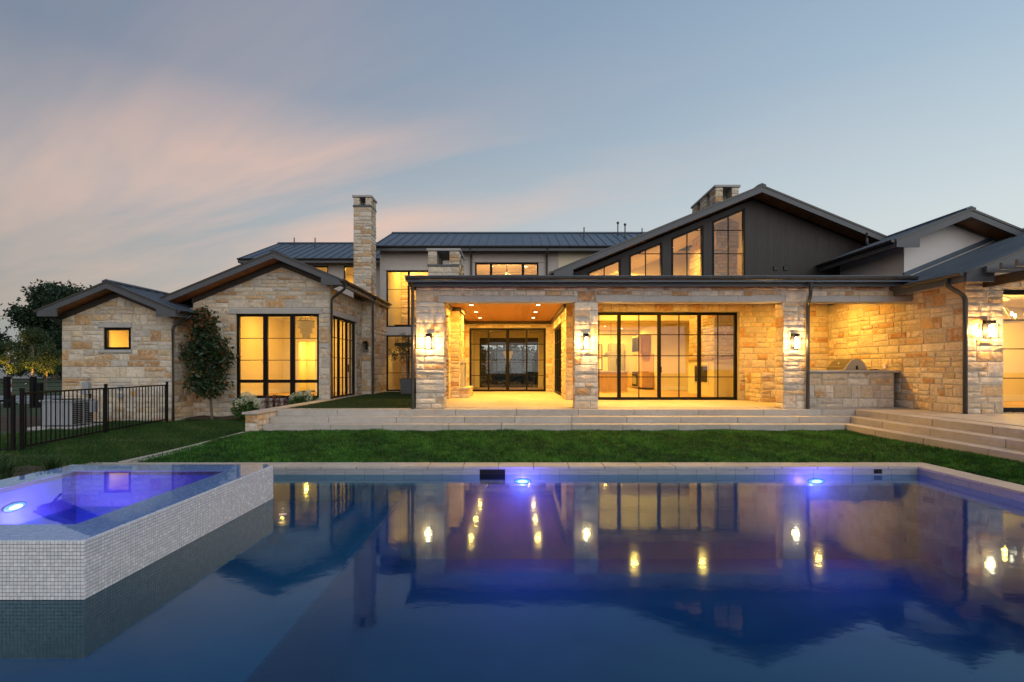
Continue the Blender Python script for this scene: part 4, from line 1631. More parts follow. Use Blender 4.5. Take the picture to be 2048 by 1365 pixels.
# porch: six cans in the left bay, three over the sliding doors, one over the grill
for i, y in enumerate((17.9, 20.1, 22.4)):
    for sx, side in ((-1.485, 'fireplace'), (.815, 'folding doors')):
        can(sx, y, PC, 30, .15, k=4.2, label='round downlight in cedar porch ceiling, %s of the row nearest the %s' % (('front one', 'middle one', 'rear one')[i], side), group='porch downlights')
for x, w in ((3.6, 'first from the middle pier'), (5.65, 'second from the middle pier')):
    can(x, 15.6, 3.86, 62, .15, k=2.8, label='round downlight in ceiling over the sliding glass doors, ' + w, group='porch downlights')
can(9.3, 15.9, 3.86, 85, .15, k=1.5, label='round downlight in ceiling over the grill counter', group='porch downlights')

# living room and kitchen
plane_box('room_floor', MAT['floor_wood'], 2.04, 14.2, 17.86, 30.2, .5, ZP)
plane_box('room_wall', IW, 7.06, 14.2, 25.6, 25.8, ZP, 7.4)
plane_box('room_wall', IW, 7.06, 7.2, 25.8, 30.2, ZP, 4.2)
plane_box('room_wall', IW, 2.0, 7.06, 30.2, 30.4, ZP, 4.2)
plane_box('room_wall', IW, 1.90, 2.04, 24.6, 30.2, ZP, 4.2)
plane_box('room_wall', IW, 1.80, 2.04, 17.78, 25.6, 3.9, 5.0)
plane_box('room_wall', IW, 14.0, 14.2, 17.8, 25.6, ZP, 5.2)
plane_box('room_wall', IW, 2.04, 14.0, 24.16, 24.19, 3.92, 7.4)
plane_box('room_ceiling', IW, 2.04, 9.9, 24.2, 25.76, 3.925, 3.96)
plane_box('room_ceiling', IW, 2.04, 7.06, 25.76, 30.2, 3.9, 4.0)
vz = lambda x: ZRR - .33 - SL * abs(x - RC)
for a, b in ((1.9, RC), (RC, 14.3)):
    MB().prism([(a, vz(a)), (b, vz(b)), (b, vz(b) + .05), (a, vz(a) + .05)], 'y', 17.77, 25.6).build('room_ceiling', IW, house)
plane_box('room_wall', IW, 7.72, 14.2, 17.81, 17.84, ZP, 4.7)
plane_box('baseboard', IT, 7.2, 14.0, 25.57, 25.6, ZP, ZP + .18)
plane_box('door_casing', IT, 9.15, 9.75, 25.56, 25.6, ZP + .19, 2.9)
for (x, y, w) in ((3.3, 20.6, 'low on the slope behind the smallest gable window'), (4.6, 22.4, 'middle of the slope left of the fireplace'), (6.4, 21.2, 'beside the indoor fireplace'),
                  (9.9, 20.4, 'right of the indoor fireplace near the glass'), (11.5, 22.6, 'far right behind the fireplace'), (5.2, 23.6, 'deepest, by the kitchen opening')):
    can(x, y, vz(x), 135, .16, label='downlight in sloped living room ceiling, ' + w, group='recessed ceiling downlights')
for (x, y, w) in ((3.2, 28.0, 'nearest the porch wall'), (4.7, 27.0, 'just behind the island'), (5.9, 28.6, 'by the range'), (4.2, 29.2, 'by the back windows')):
    can(x, y, 3.9, 100, .14, label='downlight in flat kitchen ceiling, ' + w, group='recessed kitchen downlights')
isl = tag(empty('kitchen_island', (4.6, 24.6, ZP)), 'oak kitchen island seen through the sliding doors', 'island')
B('body', MAT['cabinet_wood'], isl, 3.4, 5.32, 24.5, 25.4, ZP, 1.52)
B('countertop', MAT['lime'], isl, 3.34, 5.38, 24.44, 25.46, 1.52, 1.57, bevel=.005)
B('end_panel', MAT['cabinet_wood'], isl, 3.40, 3.48, 24.48, 24.499, ZP, 1.52)
pen = tag(empty('pendant_lamp', (4.55, 24.9, 2.2)), 'wide dome pendant lamp hanging over the kitchen island', 'pendant lamp')
MB().lathe([(.42, 2.24), (.41, 2.27), (.30, 2.42), (.12, 2.50), (.03, 2.52)], (4.62, 24.9, 0), 28).build('shade', MAT['lime'], pen, smooth=True)
MB().tube([(4.62, 24.9, 2.5), (4.62, 24.9, 5.95)], .008, 6).build('cord', MAT['black'], pen)
MB().lathe([(.30, 2.255), (.001, 2.25)], (4.62, 24.9, 0), 20).build('diffuser', emit('pendant glow', (1, .72, .36), 3.0), pen)
tall = tag(empty('tall_cabinet', (6.1, 30, ZP)), 'sage green tall cabinets on the kitchen back wall', 'cabinet')
for i in range(2):
    c = B('door', MAT['cabinet_green'], tall, 5.42 + i * .42, 5.83 + i * .42, 29.60, 30.18, ZP + .1, 3.12, bevel=.008)
    B('handle', MAT['black'], c, 5.80 + i * .05, 5.82 + i * .05, 29.57, 29.598, 1.9, 2.25)
for k in range(2):
    pf = tag(empty('interior_window', (3.9 + k * 1.1, 30.2, 1.6)), ('dark framed window at back of kitchen, nearer the pier', 'dark framed window at back of kitchen, nearer the cabinets')[k], 'window')
    x0 = 3.55 + k * .85
    f = MB()
    f.box(x0, x0 + .05, 30.15, 30.19, 1.6, 3.1); f.box(x0 + .65, x0 + .70, 30.15, 30.19, 1.6, 3.1)
    f.box(x0 + .05, x0 + .65, 30.15, 30.19, 3.05, 3.1); f.box(x0 + .05, x0 + .65, 30.15, 30.19, 1.6, 1.65); f.box(x0 + .05, x0 + .65, 30.15, 30.19, 2.30, 2.34)
    f.build('frame', MAT['frame'], pf)
    B('shade_cloth', MAT['cabinet_wood'], pf, x0 + .05, x0 + .65, 30.17, 30.185, 2.34, 3.05)
rg = tag(empty('kitchen_range', (6.7, 27.5, ZP)), 'dark kitchen range with oak hood cabinet above it', 'range')
B('oven', MAT['black'], rg, 6.42, 7.05, 27.2, 28.4, ZP + .12, 1.52, bevel=.01)
B('oven_door', MAT['cabinet_green'], rg, 6.40, 6.419, 27.35, 28.25, ZP + .25, 1.25)
B('oven_handle', MAT['steel'], rg, 6.36, 6.38, 27.4, 28.2, 1.27, 1.30)
for k in range(5):
    MB().lathe([(.03, 0), (.03, -.04)], (6.42, 27.42 + k * .19, 1.42), 10, 'x').build('knob', MAT['steel'], rg)
for a, b in ((26.3, 27.19), (28.41, 29.5)):
    B('base_cabinet', MAT['cabinet_wood'], rg, 6.45, 7.05, a, b, ZP + .1, 1.5, bevel=.006)
B('hood_cabinet', MAT['cabinet_wood'], rg, 6.5, 7.05, 26.9, 28.7, 2.45, 3.45, bevel=.008)
for k in range(2):
    B('glass_front', MAT['black'], rg, 6.485, 6.499, 27.0 + k * .85, 27.8 + k * .85, 2.6, 3.35)
B('backsplash', MAT['cabinet_wood'], rg, 7.03, 7.058, 26.3, 29.5, 1.5, 2.45)

ifp = tag(empty('indoor_fireplace', (8.0, 19.7, ZP)), 'tall stone fireplace inside the living room with dark firebox', 'fireplace')
IFP = []
body = B('plaster_base', IW, ifp, 7.56, 8.5, 19.7, 22.6, ZP, 2.05)
up = B('stone_breast', MAT['mortar'], ifp, 7.60, 8.46, 19.74, 22.56, 2.11, 6.9)
lay_stones(up, 'y', 19.74, -1, 7.58, 8.46, 2.11, 6.9, seed=201, sink=IFP)
lay_stones(up, 'x', 7.60, -1, 19.72, 22.56, 2.11, 6.9, seed=202, sink=IFP)
finish_stones(IFP, ifp, 60)
B('mantel', MAT['cabinet_wood'], ifp, 7.45, 8.52, 19.62, 22.64, 2.051, 2.109)
B('firebox', MAT['black'], ifp, 7.54, 7.559, 20.35, 21.75, 1.15, 1.78)
fr = MB()
fr.box(7.53, 7.558, 20.22, 20.30, 1.05, 1.92); fr.box(7.53, 7.558, 21.80, 21.88, 1.05, 1.92); fr.box(7.53, 7.558, 20.30, 21.80, 1.84, 1.92)
fr.build('surround', IT, ifp)
B('switch_plate', IT, ifp, 8.15, 8.25, 19.69, 19.699, 1.5, 1.65)

# room of the large gabled wing
plane_box('room_floor', MAT['floor_wood'], -10.6, -6.67, 18.29, 23.6, .5, ZP)
plane_box('room_wall', IW, -10.6, -10.44, 18.29, 23.4, ZP, 4.0)
for b in ((-10.6, -9.72, 23.4, 23.55, ZP, 4.0), (-8.96, -6.7, 23.4, 23.55, ZP, 4.0), (-9.72, -8.96, 23.4, 23.55, 2.9, 4.0)):
    plane_box('room_wall', IW, *b)
plane_box('room_wall', IW, -6.72, -6.675, 21.0, 23.4, ZP, 4.0)
plane_box('room_ceiling', IW, -10.6, -6.675, 18.29, 23.5, 3.95, 4.0)
plane_box('room_wall', IW, -10.2, -8.5, 25.4, 25.5, ZP, 3.2)
plane_box('room_wall', IW, -8.55, -8.5, 23.55, 25.4, ZP, 3.2)
plane_box('room_wall', IW, -10.2, -10.15, 23.55, 25.4, ZP, 3.2)
plane_box('room_ceiling', IW, -10.2, -8.5, 23.55, 25.5, 3.2, 3.25)
cs = MB()
cs.box(-9.82, -9.72, 23.37, 23.40, ZP, 3.0); cs.box(-8.96, -8.86, 23.37, 23.40, ZP, 3.0); cs.box(-9.72, -8.96, 23.37, 23.40, 2.9, 3.0)
cs.build('door_casing', IT, house)
dr = tag(empty('interior_door', (-9.1, 24.2, ZP)), 'cream panelled door standing open beyond the chandelier room', 'door')
B('leaf', IT, dr, -9.45, -9.05, 25.33, 25.38, ZP, 2.85, bevel=.006)
B('handle', MAT['black'], dr, -9.41, -9.39, 25.28, 25.329, 1.6, 1.72)
can(-9.3, 24.6, 3.2, 75, .14, label='downlight in the passage beyond the chandelier room')
plane_box('baseboard', IT, -10.44, -10.41, 18.3, 23.39, ZP, ZP + .17)
plane_box('baseboard', IT, -8.85, -6.75, 23.37, 23.399, ZP, ZP + .17)


def chandelier(x, y, z, s, label, e):
    c = tag(empty('chandelier', (x, y, z)), label, 'chandelier')
    m = emit('lit shade fabric %.1f' % x, (1.0, .5, .10), .35)
    for i, (r, z0, z1) in enumerate(((.40, .62, .95), (.30, .34, .66), (.20, .10, .38))):
        MB().lathe([(r * s, z + z0 * s), (r * s * 1.03, z + z1 * s), (r * s * .98, z + z1 * s), (r * s * .95, z + z0 * s)], (x, y, 0), 28).build('shade_tier', m, c, smooth=True)
    MB().lathe([(.415 * s, z + .94 * s), (.415 * s, z + .97 * s), (.395 * s, z + .97 * s)], (x, y, 0), 28).build('ring', MAT['black'], c)
    for k in range(6):
        a = k * math.pi / 3
        MB().tube([(x + .40 * s * math.cos(a), y + .40 * s * math.sin(a), z + .96 * s), (x, y, z + 1.5 * s)], .006, 5).build('rod', MAT['black'], c)
    lamp('chandelier_lamp', 'POINT', (x, y, z - .02), e, WARM, .06, c)
    return c


chandelier(-8.25, 20.6, 2.82, .78, 'tiered drum chandelier lit behind the large left window', 140)
can(-9.2, 20.6, 3.95, 34, .14, label='downlight in the ceiling of the chandelier room, by the far wall')
can(-7.3, 22.2, 3.95, 24, .14, label='downlight in the ceiling of the chandelier room, by the side doors')

for b in ((-10.44, -6.72, 23.34, 23.4, 3.84, 3.949), (-10.44, -10.38, 18.3, 23.33, 3.84, 3.949), (-10.0, -6.8, 19.6, 19.75, 3.86, 3.949), (-10.0, -6.8, 21.9, 22.05, 3.86, 3.949)):
    plane_box('ceiling_moulding', IT, *b)
B('light_switch', IT, house, -8.75, -8.66, 23.385, 23.399, 1.72, 1.85)
B('floor_vent', MAT['black'], house, -10.2, -9.9, 18.6, 18.7, ZP, ZP + .003)
# small left wing
plane_box('room_wall', IW, -14.4, -11.45, 19.4, 19.5, 1.0, 3.3)
plane_box('room_wall', IW, -14.42, -14.37, 17.22, 19.4, 1.0, 3.3)
plane_box('room_wall', IW, -11.45, -11.42, 17.22, 19.4, 1.0, 3.3)
plane_box('room_ceiling', IW, -14.4, -11.42, 17.22, 19.5, 3.3, 3.35)
plane_box('room_floor', MAT['floor_wood'], -14.4, -11.42, 17.22, 19.5, .55, ZP)
B('picture_frame', MAT['frame'], house, -14.05, -13.85, 19.37, 19.399, 2.68, 2.96)
B('shower_fitting', MAT['frame'], house, -12.2, -12.05, 19.36, 19.399, 2.66, 2.94)
B('corner_post', IT, house, -12.98, -12.92, 18.6, 18.66, 1.0, 3.3)
can(-12.9, 18.2, 3.3, 75, .14, label='downlight in the ceiling of the small left wing')

# stair hall
STR = []
sw_ = B('stair_wall', MAT['mortar'], house, -6.0, -2.4, 27.4, 27.6, ZP, 7.4)
lay_stones(sw_, 'y', 27.4, -1, -6.0, -3.4, ZP, 7.2, seed=301, sink=STR, big=.8)
lw = B('stair_wall', MAT['mortar'], house, -6.0, -5.985, 24.5, 27.4, ZP, 7.4)
plane_box('room_wall', IW, -3.3, -3.2, 24.5, 27.4, ZP, 7.3)
plane_box('room_floor', MAT['floor_wood'], -6.0, -2.4, 24.5, 27.4, .5, ZP - .01)
plane_box('room_ceiling', IW, -6.0, -2.4, 24.5, 27.5, 7.1, 7.2)
for t in STR:
    t['hidden'] = True
finish_stones(STR, house, 0, 'stair_hall_stonework')
st = tag(empty('staircase', (-4.6, 26, ZP)), 'floating oak stair lit from below behind the tall window', 'staircase')
B('landing', MAT['dark_beam'], st, -5.75, -3.35, 24.9, 26.0, 2.78, 2.92)
for i in range(9):
    B('tread', MAT['cabinet_wood'], st, -5.18 + i * .13, -4.72 + i * .13, 25.7, 26.9, 2.60 - i * .20, 2.66 - i * .20)
for i in range(14):
    MB().tube([(-5.70 + i * .16, 24.95, 2.92), (-5.70 + i * .16, 24.95, 3.75)], .010, 5).build('baluster', MAT['frame'], st)
B('handrail', MAT['frame'], st, -5.75, -3.4, 24.925, 24.975, 3.75, 3.80)
rl = empty('stair_railing', (-4.5, 25, 3.6))
tag(rl, 'black upper stair railing behind the tall window', 'railing')
for i in range(7):
    MB().tube([(-4.75 + i * .14, 24.9, 4.05), (-4.75 + i * .14, 24.9, 4.92)], .010, 5).build('baluster', MAT['frame'], rl)
B('handrail', MAT['frame'], rl, -4.82, -3.4, 24.88, 24.92, 4.92, 4.96)
B('floor_edge', MAT['cabinet_wood'], rl, -4.82, -3.35, 24.86, 25.4, 3.92, 4.05)
can(-4.9, 26.2, 7.1, 75, .14, label='downlight high above the stair')
can(-5.4, 26.7, 7.1, 45, .14, label='downlight above the stair, against the stone wall')
lamp('landing_lamp', 'AREA', (-4.7, 25.8, 2.76), 150, WARM, .3, st, aim=(0, .3, -1))

# entry hall seen through the porch doors, and its far doors
plane_box('room_floor', MAT['floor_wood'], -2.3, 1.7, 24.5, 29.6, .5, ZP)
for b in ((-2.35, -2.25, 24.5, 29.5, ZP, 3.75), (1.62, 1.72, 24.5, 29.5, ZP, 3.75)):
    plane_box('room_wall', IW, *b)
for b in ((-2.3, -1.98, 29.5, 29.65, ZP, 3.75), (1.34, 1.7, 29.5, 29.65, ZP, 3.75), (-1.98, 1.34, 29.5, 29.65, 3.43, 3.75)):
    plane_box('room_wall', IW, *b)
plane_box('room_ceiling', IW, -2.3, 1.7, 24.5, 29.6, 3.75, 3.85)
window(house, 'y', 29.56, -1.98, 1.34, ZP, 3.43, posts=[(-.32, .13)], munt_s=[-1.15, .5], munt_z=[1.33, 2.03, 2.73], fw=.08, mw=.03, name='glass_door')
can(-1.35, 26.4, 3.75, 16, .13, label='downlight in entry hall ceiling on the fireplace side')
can(.75, 26.4, 3.75, 16, .13, label='downlight in entry hall ceiling on the folding door side')
chandelier(-.34, 28.2, 2.05, .62, 'small tiered chandelier in the entry hall behind the porch doors', 14)

B('entry_porch_roof', MAT['dark_beam'], house, -4, 3.4, 29.9, 34.0, 3.22, 3.45)
# upstairs room
plane_box('room_floor', MAT['floor_wood'], -2.35, 2.2, 24.5, 29, 4.75, 4.85)
plane_box('room_wall', IW, -2.4, -2.3, 24.5, 29, 4.85, 7.1)
plane_box('room_wall', IW, 2.2, 2.3, 24.5, 29, 4.85, 7.1)
plane_box('room_wall', IW, -2.4, 2.3, 29, 29.1, 4.85, 7.1)
plane_box('room_ceiling', IW, -2.4, 2.3, 24.5, 29.1, 7.05, 7.12)
for x, y, w in ((-1.35, 25.7, 'front left'), (.7, 25.7, 'front right'), (-1.2, 27.3, 'rear left'), (.6, 27.3, 'rear right')):
    can(x, y, 7.05, 38, .15, color=WARM2, label='downlight in upstairs room ceiling above the porch, ' + w, group='upstairs downlights')
ch = tag(empty('branch_chandelier', (-.36, 26.5, 6.1)), 'thin branching chandelier in the upstairs window', 'chandelier')
for k in range(6):
    a = k * math.pi / 3 + .3
    MB().tube([(-.36, 26.5, 6.75), (-.36 + .2 * math.cos(a), 26.5 + .2 * math.sin(a), 6.3), (-.36 + .5 * math.cos(a), 26.5 + .5 * math.sin(a), 6.28)], .009, 5).build('arm', MAT['steel'], ch)
    MB().lathe([(.03, 6.28), (.035, 6.33), (.02, 6.38)], (-.36 + .5 * math.cos(a), 26.5 + .5 * math.sin(a), 0), 8).build('bulb', MAT['bulb'], ch)
lamp('chandelier_lamp', 'POINT', (-.36, 26.5, 6.45), 40, WARM2, .08, ch)
# rear left upstairs
plane_box('room_wall', IW, -11.6, -7.0, 30, 30.1, 4.8, 7.2)
plane_box('room_wall', IW, -11.6, -11.5, 27.1, 30, 4.8, 7.2)
plane_box('room_wall', IW, -7.2, -7.1, 27.1, 30, 4.8, 7.2)
plane_box('room_ceiling', IW, -11.6, -7.1, 27.1, 30.1, 7.1, 7.2)
can(-10.0, 28.4, 7.1, 60, .14, label='downlight in the left rear upstairs room')
can(-8.2, 28.0, 7.1, 60, .14, label='downlight upstairs beside the tall chimney')

# right wing room
plane_box('room_floor', MAT['floor_wood'], 10.85, 17, 12.55, 17.4, .5, ZP)
plane_box('room_wall', IW, 10.85, 10.9, 12.75, 17.4, ZP, 3.7)
plane_box('room_wall', IW, 10.85, 17, 17.2, 17.4, ZP, 3.7)
plane_box('room_wall', IW, 16.9, 17, 12.5, 17.2, ZP, 3.7)
plane_box('room_ceiling', IW, 10.85, 17, 12.71, 17.4, 3.7, 3.8)
plane_box('baseboard', IT, 10.9, 16.9, 17.17, 17.2, ZP, ZP + .2)
can(13.6, 14.6, 3.7, 150, .14, label='downlight in the right wing ceiling, by the glass')
can(15.4, 15.6, 3.7, 115, .14, label='downlight in the right wing ceiling, deeper in the room')
ch = tag(empty('candle_chandelier', (13.2, 14.2, 3.1)), 'candle style chandelier behind the glass at far right', 'chandelier')
cx, cyy = 13.68, 14.6
MB().lathe([(.48, 2.98), (.49, 3.0), (.47, 3.0)], (cx, cyy, 0), 28).build('ring', MAT['steel'], ch)
for k in range(6):
    a = k * math.pi / 3 + .2
    p = (cx + .48 * math.cos(a), cyy + .48 * math.sin(a))
    MB().tube([(p[0], p[1], 2.99), (p[0], p[1], 3.14)], .016, 8).build('candle', IT, ch)
    MB().lathe([(.022, 3.14), (.028, 3.18), (.012, 3.235)], (p[0], p[1], 0), 10).build('bulb', MAT['bulb'], ch)
    MB().tube([(p[0], p[1], 2.99), (cx, cyy, 3.45)], .006, 5).build('rod', MAT['steel'], ch)
lamp('chandelier_lamp', 'POINT', (cx, cyy, 3.2), 50, WARM, .1, ch)

finish_stones(STONES, house, 300)

# ------------------------------------------------------------------ wall lanterns
def lantern(x, y, z, label, lit=True, s=1.15, n=-1):
    L = tag(empty('wall_lantern', (x, y, z)), label, 'wall lamp', 'wall lanterns')
    w, d, h = .085 * s, .08 * s, .15 * s
    yc = y - .125 * s
    B('backplate', MAT['black'], L, x - .06 * s, x + .06 * s, y - .035, y - .005, z - .10 * s, z + .22 * s, bevel=.004)
    B('arm', MAT['black'], L, x - .015, x + .015, yc, y - .03, z + h + .012, z + h + .04)
    fr = MB()
    t = .007
    for sx in (-1, 1):
        for sy in (-1, 1):
            fr.box(x + sx * w - t, x + sx * w + t, yc + sy * d - t, yc + sy * d + t, z - h, z + h)
    for zz in (z - h, z + h):
        for sx in (-1, 1):
            fr.box(x + sx * w - t, x + sx * w + t, yc - d + t, yc + d - t, zz - t, zz + t)
            fr.box(x - w + t, x + w - t, yc + sx * d - t, yc + sx * d + t, zz - t, zz + t)
    fr.build('cage', MAT['black'], L)
    B('cap', MAT['black'], L, x - .055 * s, x + .055 * s, yc - .055 * s, yc + .055 * s, z + h + t, z + h + .055 * s)
    B('base', MAT['black'], L, x - .03 * s, x + .03 * s, yc - .03 * s, yc + .03 * s, z - h - .012, z - h + .02)
    MB().lathe([(.034, z - h * .80), (.040, z - h * .7), (.040, z + h * .6), (.020, z + h * .85)], (x, yc, 0), 12).build('bulb', MAT['bulb'] if lit else MAT['glass'], L, smooth=True)
    if lit:
        for sx in (-1, 1):
            lamp('lantern_lamp', 'POINT', (x + sx * .066 * s, yc + .015, z), 54, (1.0, .56, .19), .02, L)
    return L


lantern(-2.25, FY - .03, 2.36, 'glowing black lantern on the left porch pier')
lantern(1.88, FY - .03, 2.36, 'glowing black lantern on the middle porch pier')
lantern(7.37, FY - .03, 2.36, 'glowing black lantern on the porch pier beside the grill nook')
lantern(11.02, 12.2 - .03, 2.56, 'glowing black lantern on the far right stone pier')
lantern(-6.18, 21.7 - .03, 2.58, 'unlit black lantern on the set back stone bay', lit=False)

# ------------------------------------------------------------------ outdoor kitchen
ctr = tag(empty('grill_counter', (8.7, 14.1, ZP)), 'stone faced outdoor kitchen counter with grey slab top', 'counter')
CTR = []
c0 = B('counter_base', MAT['mortar'], ctr, 7.72, 10.38, 14.22, 15.0, ZP, 1.58)
lay_stones(c0, 'y', 14.22, -1, 7.7, 10.36, ZP, 1.57, seed=401, sink=CTR, rust=.2)
c1 = B('counter_base', MAT['mortar'], ctr, 9.75, 10.5, 15.0, 17.4, ZP, 1.58)
c2 = B('counter_base', MAT['mortar'], ctr, 7.74, 8.3, 16.3, 17.44, ZP, 1.55)
lay_stones(c2, 'y', 16.3, -1, 7.74, 8.3, ZP, 1.55, seed=403, sink=CTR)
lay_stones(c2, 'x', 7.74, -1, 16.3, 17.44, ZP, 1.55, seed=404, sink=CTR)
finish_stones(CTR, ctr, 120)
B('countertop', MAT['lime'], ctr, 7.72, 10.525, 14.16, 15.08, 1.581, 1.635, bevel=.005)
B('countertop', MAT['lime'], ctr, 9.68, 10.50, 15.081, 17.4, 1.581, 1.635, bevel=.005)
grl = tag(empty('gas_grill', (9.95, 15.4, 1.63)), 'stainless steel gas grill built into the outdoor counter', 'grill')
prof = [(9.62, 1.66), (9.70, 1.78), (9.80, 1.90), (9.93, 1.955), (10.06, 1.94), (10.17, 1.86), (10.22, 1.75), (10.24, 1.64), (9.62, 1.64)]
MAT['grill_steel'] = simple('brushed grill steel', (.13, .122, .11), .36, metal=.6, var=.12, scale=14)
MB().prism(prof, 'y', 15.16, 16.05).build('hood', MAT['grill_steel'], grl, bevel=.01)
MB().prism([(9.60 + (p[0] - 9.62) * 1.03, 1.638 + (p[1] - 1.64) * 1.04) for p in prof], 'y', 15.12, 15.158).build('end_cap', MAT['iron_grey'], grl)
B('firebox_tray', MAT['steel'], grl, 9.54, 10.26, 15.10, 16.1, 1.636, 1.66, bevel=.004)
MB().tube([(9.58, 15.25, 1.74), (9.58, 15.97, 1.74)], .014, 8).build('handle', MAT['steel'], grl)
MB().lathe([(.03, 0), (.03, -.015)], (9.735, 15.6, 1.84), 14, 'x').build('thermometer', MAT['interior_trim'], grl)
B('hinge', MAT['black'], grl, 9.93, 9.97, 15.09, 15.119, 1.66, 1.77)
ob = tag(B('outlet_box', MAT['interior_trim'], None, 10.50, 10.545, 14.72, 14.84, 1.68, 1.80, bevel=.004), 'small white outlet box on wall above the grill counter', 'outlet')
jar = tag(empty('grill_brush', (10.15, 14.7, 1.64)), 'short dark handled brush lying on the grill counter', 'brush')
MB().tube([(9.95, 14.6, 1.655), (10.2, 14.66, 1.655)], .012, 6).build('handle', MAT['black'], jar)
B('head', MAT['steel'], jar, 10.2, 10.28, 14.63, 14.70, 1.638, 1.675)

# ------------------------------------------------------------------ side yard fence
def picket_panel(F, p0, p1, h, z0, n, post0=True, post1=True):
    p0, p1 = Vector(p0), Vector(p1)
    d = (p1 - p0).normalized()
    nrm = Vector((-d.y, d.x, 0))
    up = Vector((0, 0, 1))
    for on, p in ((post0, p0), (post1, p1)):
        if on:
            MB().obox(p + up * (h / 2 + .02), d * .028, nrm * .028, up * (h / 2 + .03)).build('post', MAT['black'], F)
            MB().obox(p + up * (h + .055), d * .034, nrm * .034, up * .008).build('post_cap', MAT['black'], F)
    for z in (h - .05, .10):
        MB().obox((p0 + p1) / 2 + up * z, (p1 - p0) / 2 * .985, nrm * .016, up * .018).build('rail', MAT['black'], F)
    for i in range(n):
        t = (i + .7) / (n + .4)
        p = p0.lerp(p1, t)
        MB().obox(p + up * (.07 + (h - .12) / 2), d * .009, nrm * .009, up * ((h - .12) / 2 + .0)).build('picket', MAT['black'], F)


fence = tag(empty('picket_fence', (-10.7, 13.6, 0)), 'black metal picket fence standing in front of the air conditioner', 'fence')
picket_panel(fence, (-10.18, 10.75, -.03), (-10.69, 13.6, -.03), 1.25, 0, 19)
picket_panel(fence, (-10.69, 13.6, -.03), (-11.06, 16.55, -.03), 1.24, 0, 19, post0=False)
gate = tag(empty('picket_gate', (-10.6, 10.6, 0)), 'lower black metal picket gate at left edge of the yard', 'gate')
picket_panel(gate, (-10.24, 10.62, -.06), (-11.9, 10.3, -.06), 1.14, 0, 12)

ac = tag(empty('air_conditioner', (-12.95, 15.1, 0)), 'grey air conditioner unit behind the picket fence', 'air conditioner')
B('pad', MAT['concrete'], ac, -13.6, -12.3, 14.5, 15.7, -.06, .04, bevel=.01)
B('cabinet', MAT['iron_grey'], ac, -13.42, -12.54, 14.72, 15.5, .07, .74, bevel=.015)
B('top_panel', MAT['iron_grey'], ac, -13.45, -12.51, 14.69, 15.53, .741, .79, bevel=.012)
for i in range(6):
    B('panel_rib', MAT['iron_grey'], ac, -13.36 + i * .14, -13.345 + i * .14, 14.705, 14.719, .09, .72)
for i in range(11):
    B('louvre', MAT['black'], ac, -12.539, -12.528, 14.78, 15.10, .12 + i * .054, .145 + i * .054)
    B('louvre', MAT['black'], ac, -12.539, -12.528, 15.16, 15.46, .12 + i * .054, .145 + i * .054)
MB().lathe([(.36, .792), (.36, .80), (.30, .80), (.30, .795)], (-12.98, 15.1, 0), 24).build('fan_grille', MAT['black'], ac)
B('service_box', MAT['iron_grey'], ac, -12.52, -12.38, 15.3, 15.46, .40, .74, bevel=.006)
ds = tag(B('disconnect_box', MAT['iron_grey'], None, -13.95, -13.76, 16.76, 16.87, .85, 1.25, bevel=.008), 'grey electrical disconnect box on small wing wall', 'electrical box')
cd = tag(MB().tube(smooth_path([(-13.85, 16.84, 1.25), (-13.85, 16.84, 1.36), (-13.75, 16.84, 1.38)], .04), .02, 8).build('conduit', MAT['iron_grey'], None), 'bent grey conduit above the electrical box', 'conduit')
hs = tag(MB().tube(smooth_path([(-13.72, 16.83, .86), (-13.66, 16.7, .5), (-13.5, 16.5, .12), (-13.3, 15.9, .1)], .2), .026, 8).build('power_cable', MAT['black'], None), 'black cable hanging from electrical box to the air conditioner', 'cable')
for z, w in ((1.0, 'upper'), (.74, 'lower')):
    tag(B('outlet_cover', MAT['iron_grey'], None, -12.85, -12.71, 16.82, 16.88, z, z + .14, bevel=.006), '%s grey outlet cover on wall behind the fence' % w, 'outlet')

# ------------------------------------------------------------------ planting
def leaves(name, C, size, mat, tone, parent=None, flat=0.0, aspect=.42, dirs=None, kind=None):
    n = len(C)
    s = np.broadcast_to(size, (n,)) * nrg.uniform(.65, 1.3, n)
    d = nrg.normal(0, 1, (n, 3)) if dirs is None else dirs + nrg.normal(0, .35, (n, 3))
    d[:, 2] *= (1 - flat)
    d /= np.linalg.norm(d, axis=1)[:, None] + 1e-6
    q = nrg.normal(0, 1, (n, 3))
    w = np.cross(d, q)
    w /= np.linalg.norm(w, axis=1)[:, None] + 1e-6
    nn = np.cross(d, w)
    L, W = s[:, None], (s * aspect)[:, None]
    V = np.empty((n, 4, 3), np.float32)
    V[:, 0] = C - d * L * .5
    V[:, 1] = C - w * W * .5 + nn * W * .15
    V[:, 2] = C + d * L * .5
    V[:, 3] = C + w * W * .5 + nn * W * .15
    me = bpy.data.meshes.new(name)
    me.vertices.add(n * 4)
    me.vertices.foreach_set('co', V.reshape(-1))
    b = np.arange(n)[:, None] * 4
    lp = np.concatenate([b + np.array([[0, 1, 2]]), b + np.array([[0, 2, 3]])], 1).reshape(-1)
    me.loops.add(n * 6)
    me.loops.foreach_set('vertex_index', lp.astype(np.int32))
    me.polygons.add(n * 2)
    me.polygons.foreach_set('loop_start', (np.arange(n * 2) * 3).astype(np.int32))
    at = me.attributes.new('tone', 'FLOAT', 'FACE')
    at.data.foreach_set('value', np.repeat(np.clip(tone, 0, 1), 2).astype(np.float32))
    me.update(calc_edges=True)
    me.materials.append(mat)
    o = link(bpy.data.objects.new(name, me), parent)
    if kind:
        o['kind'] = kind
    return o


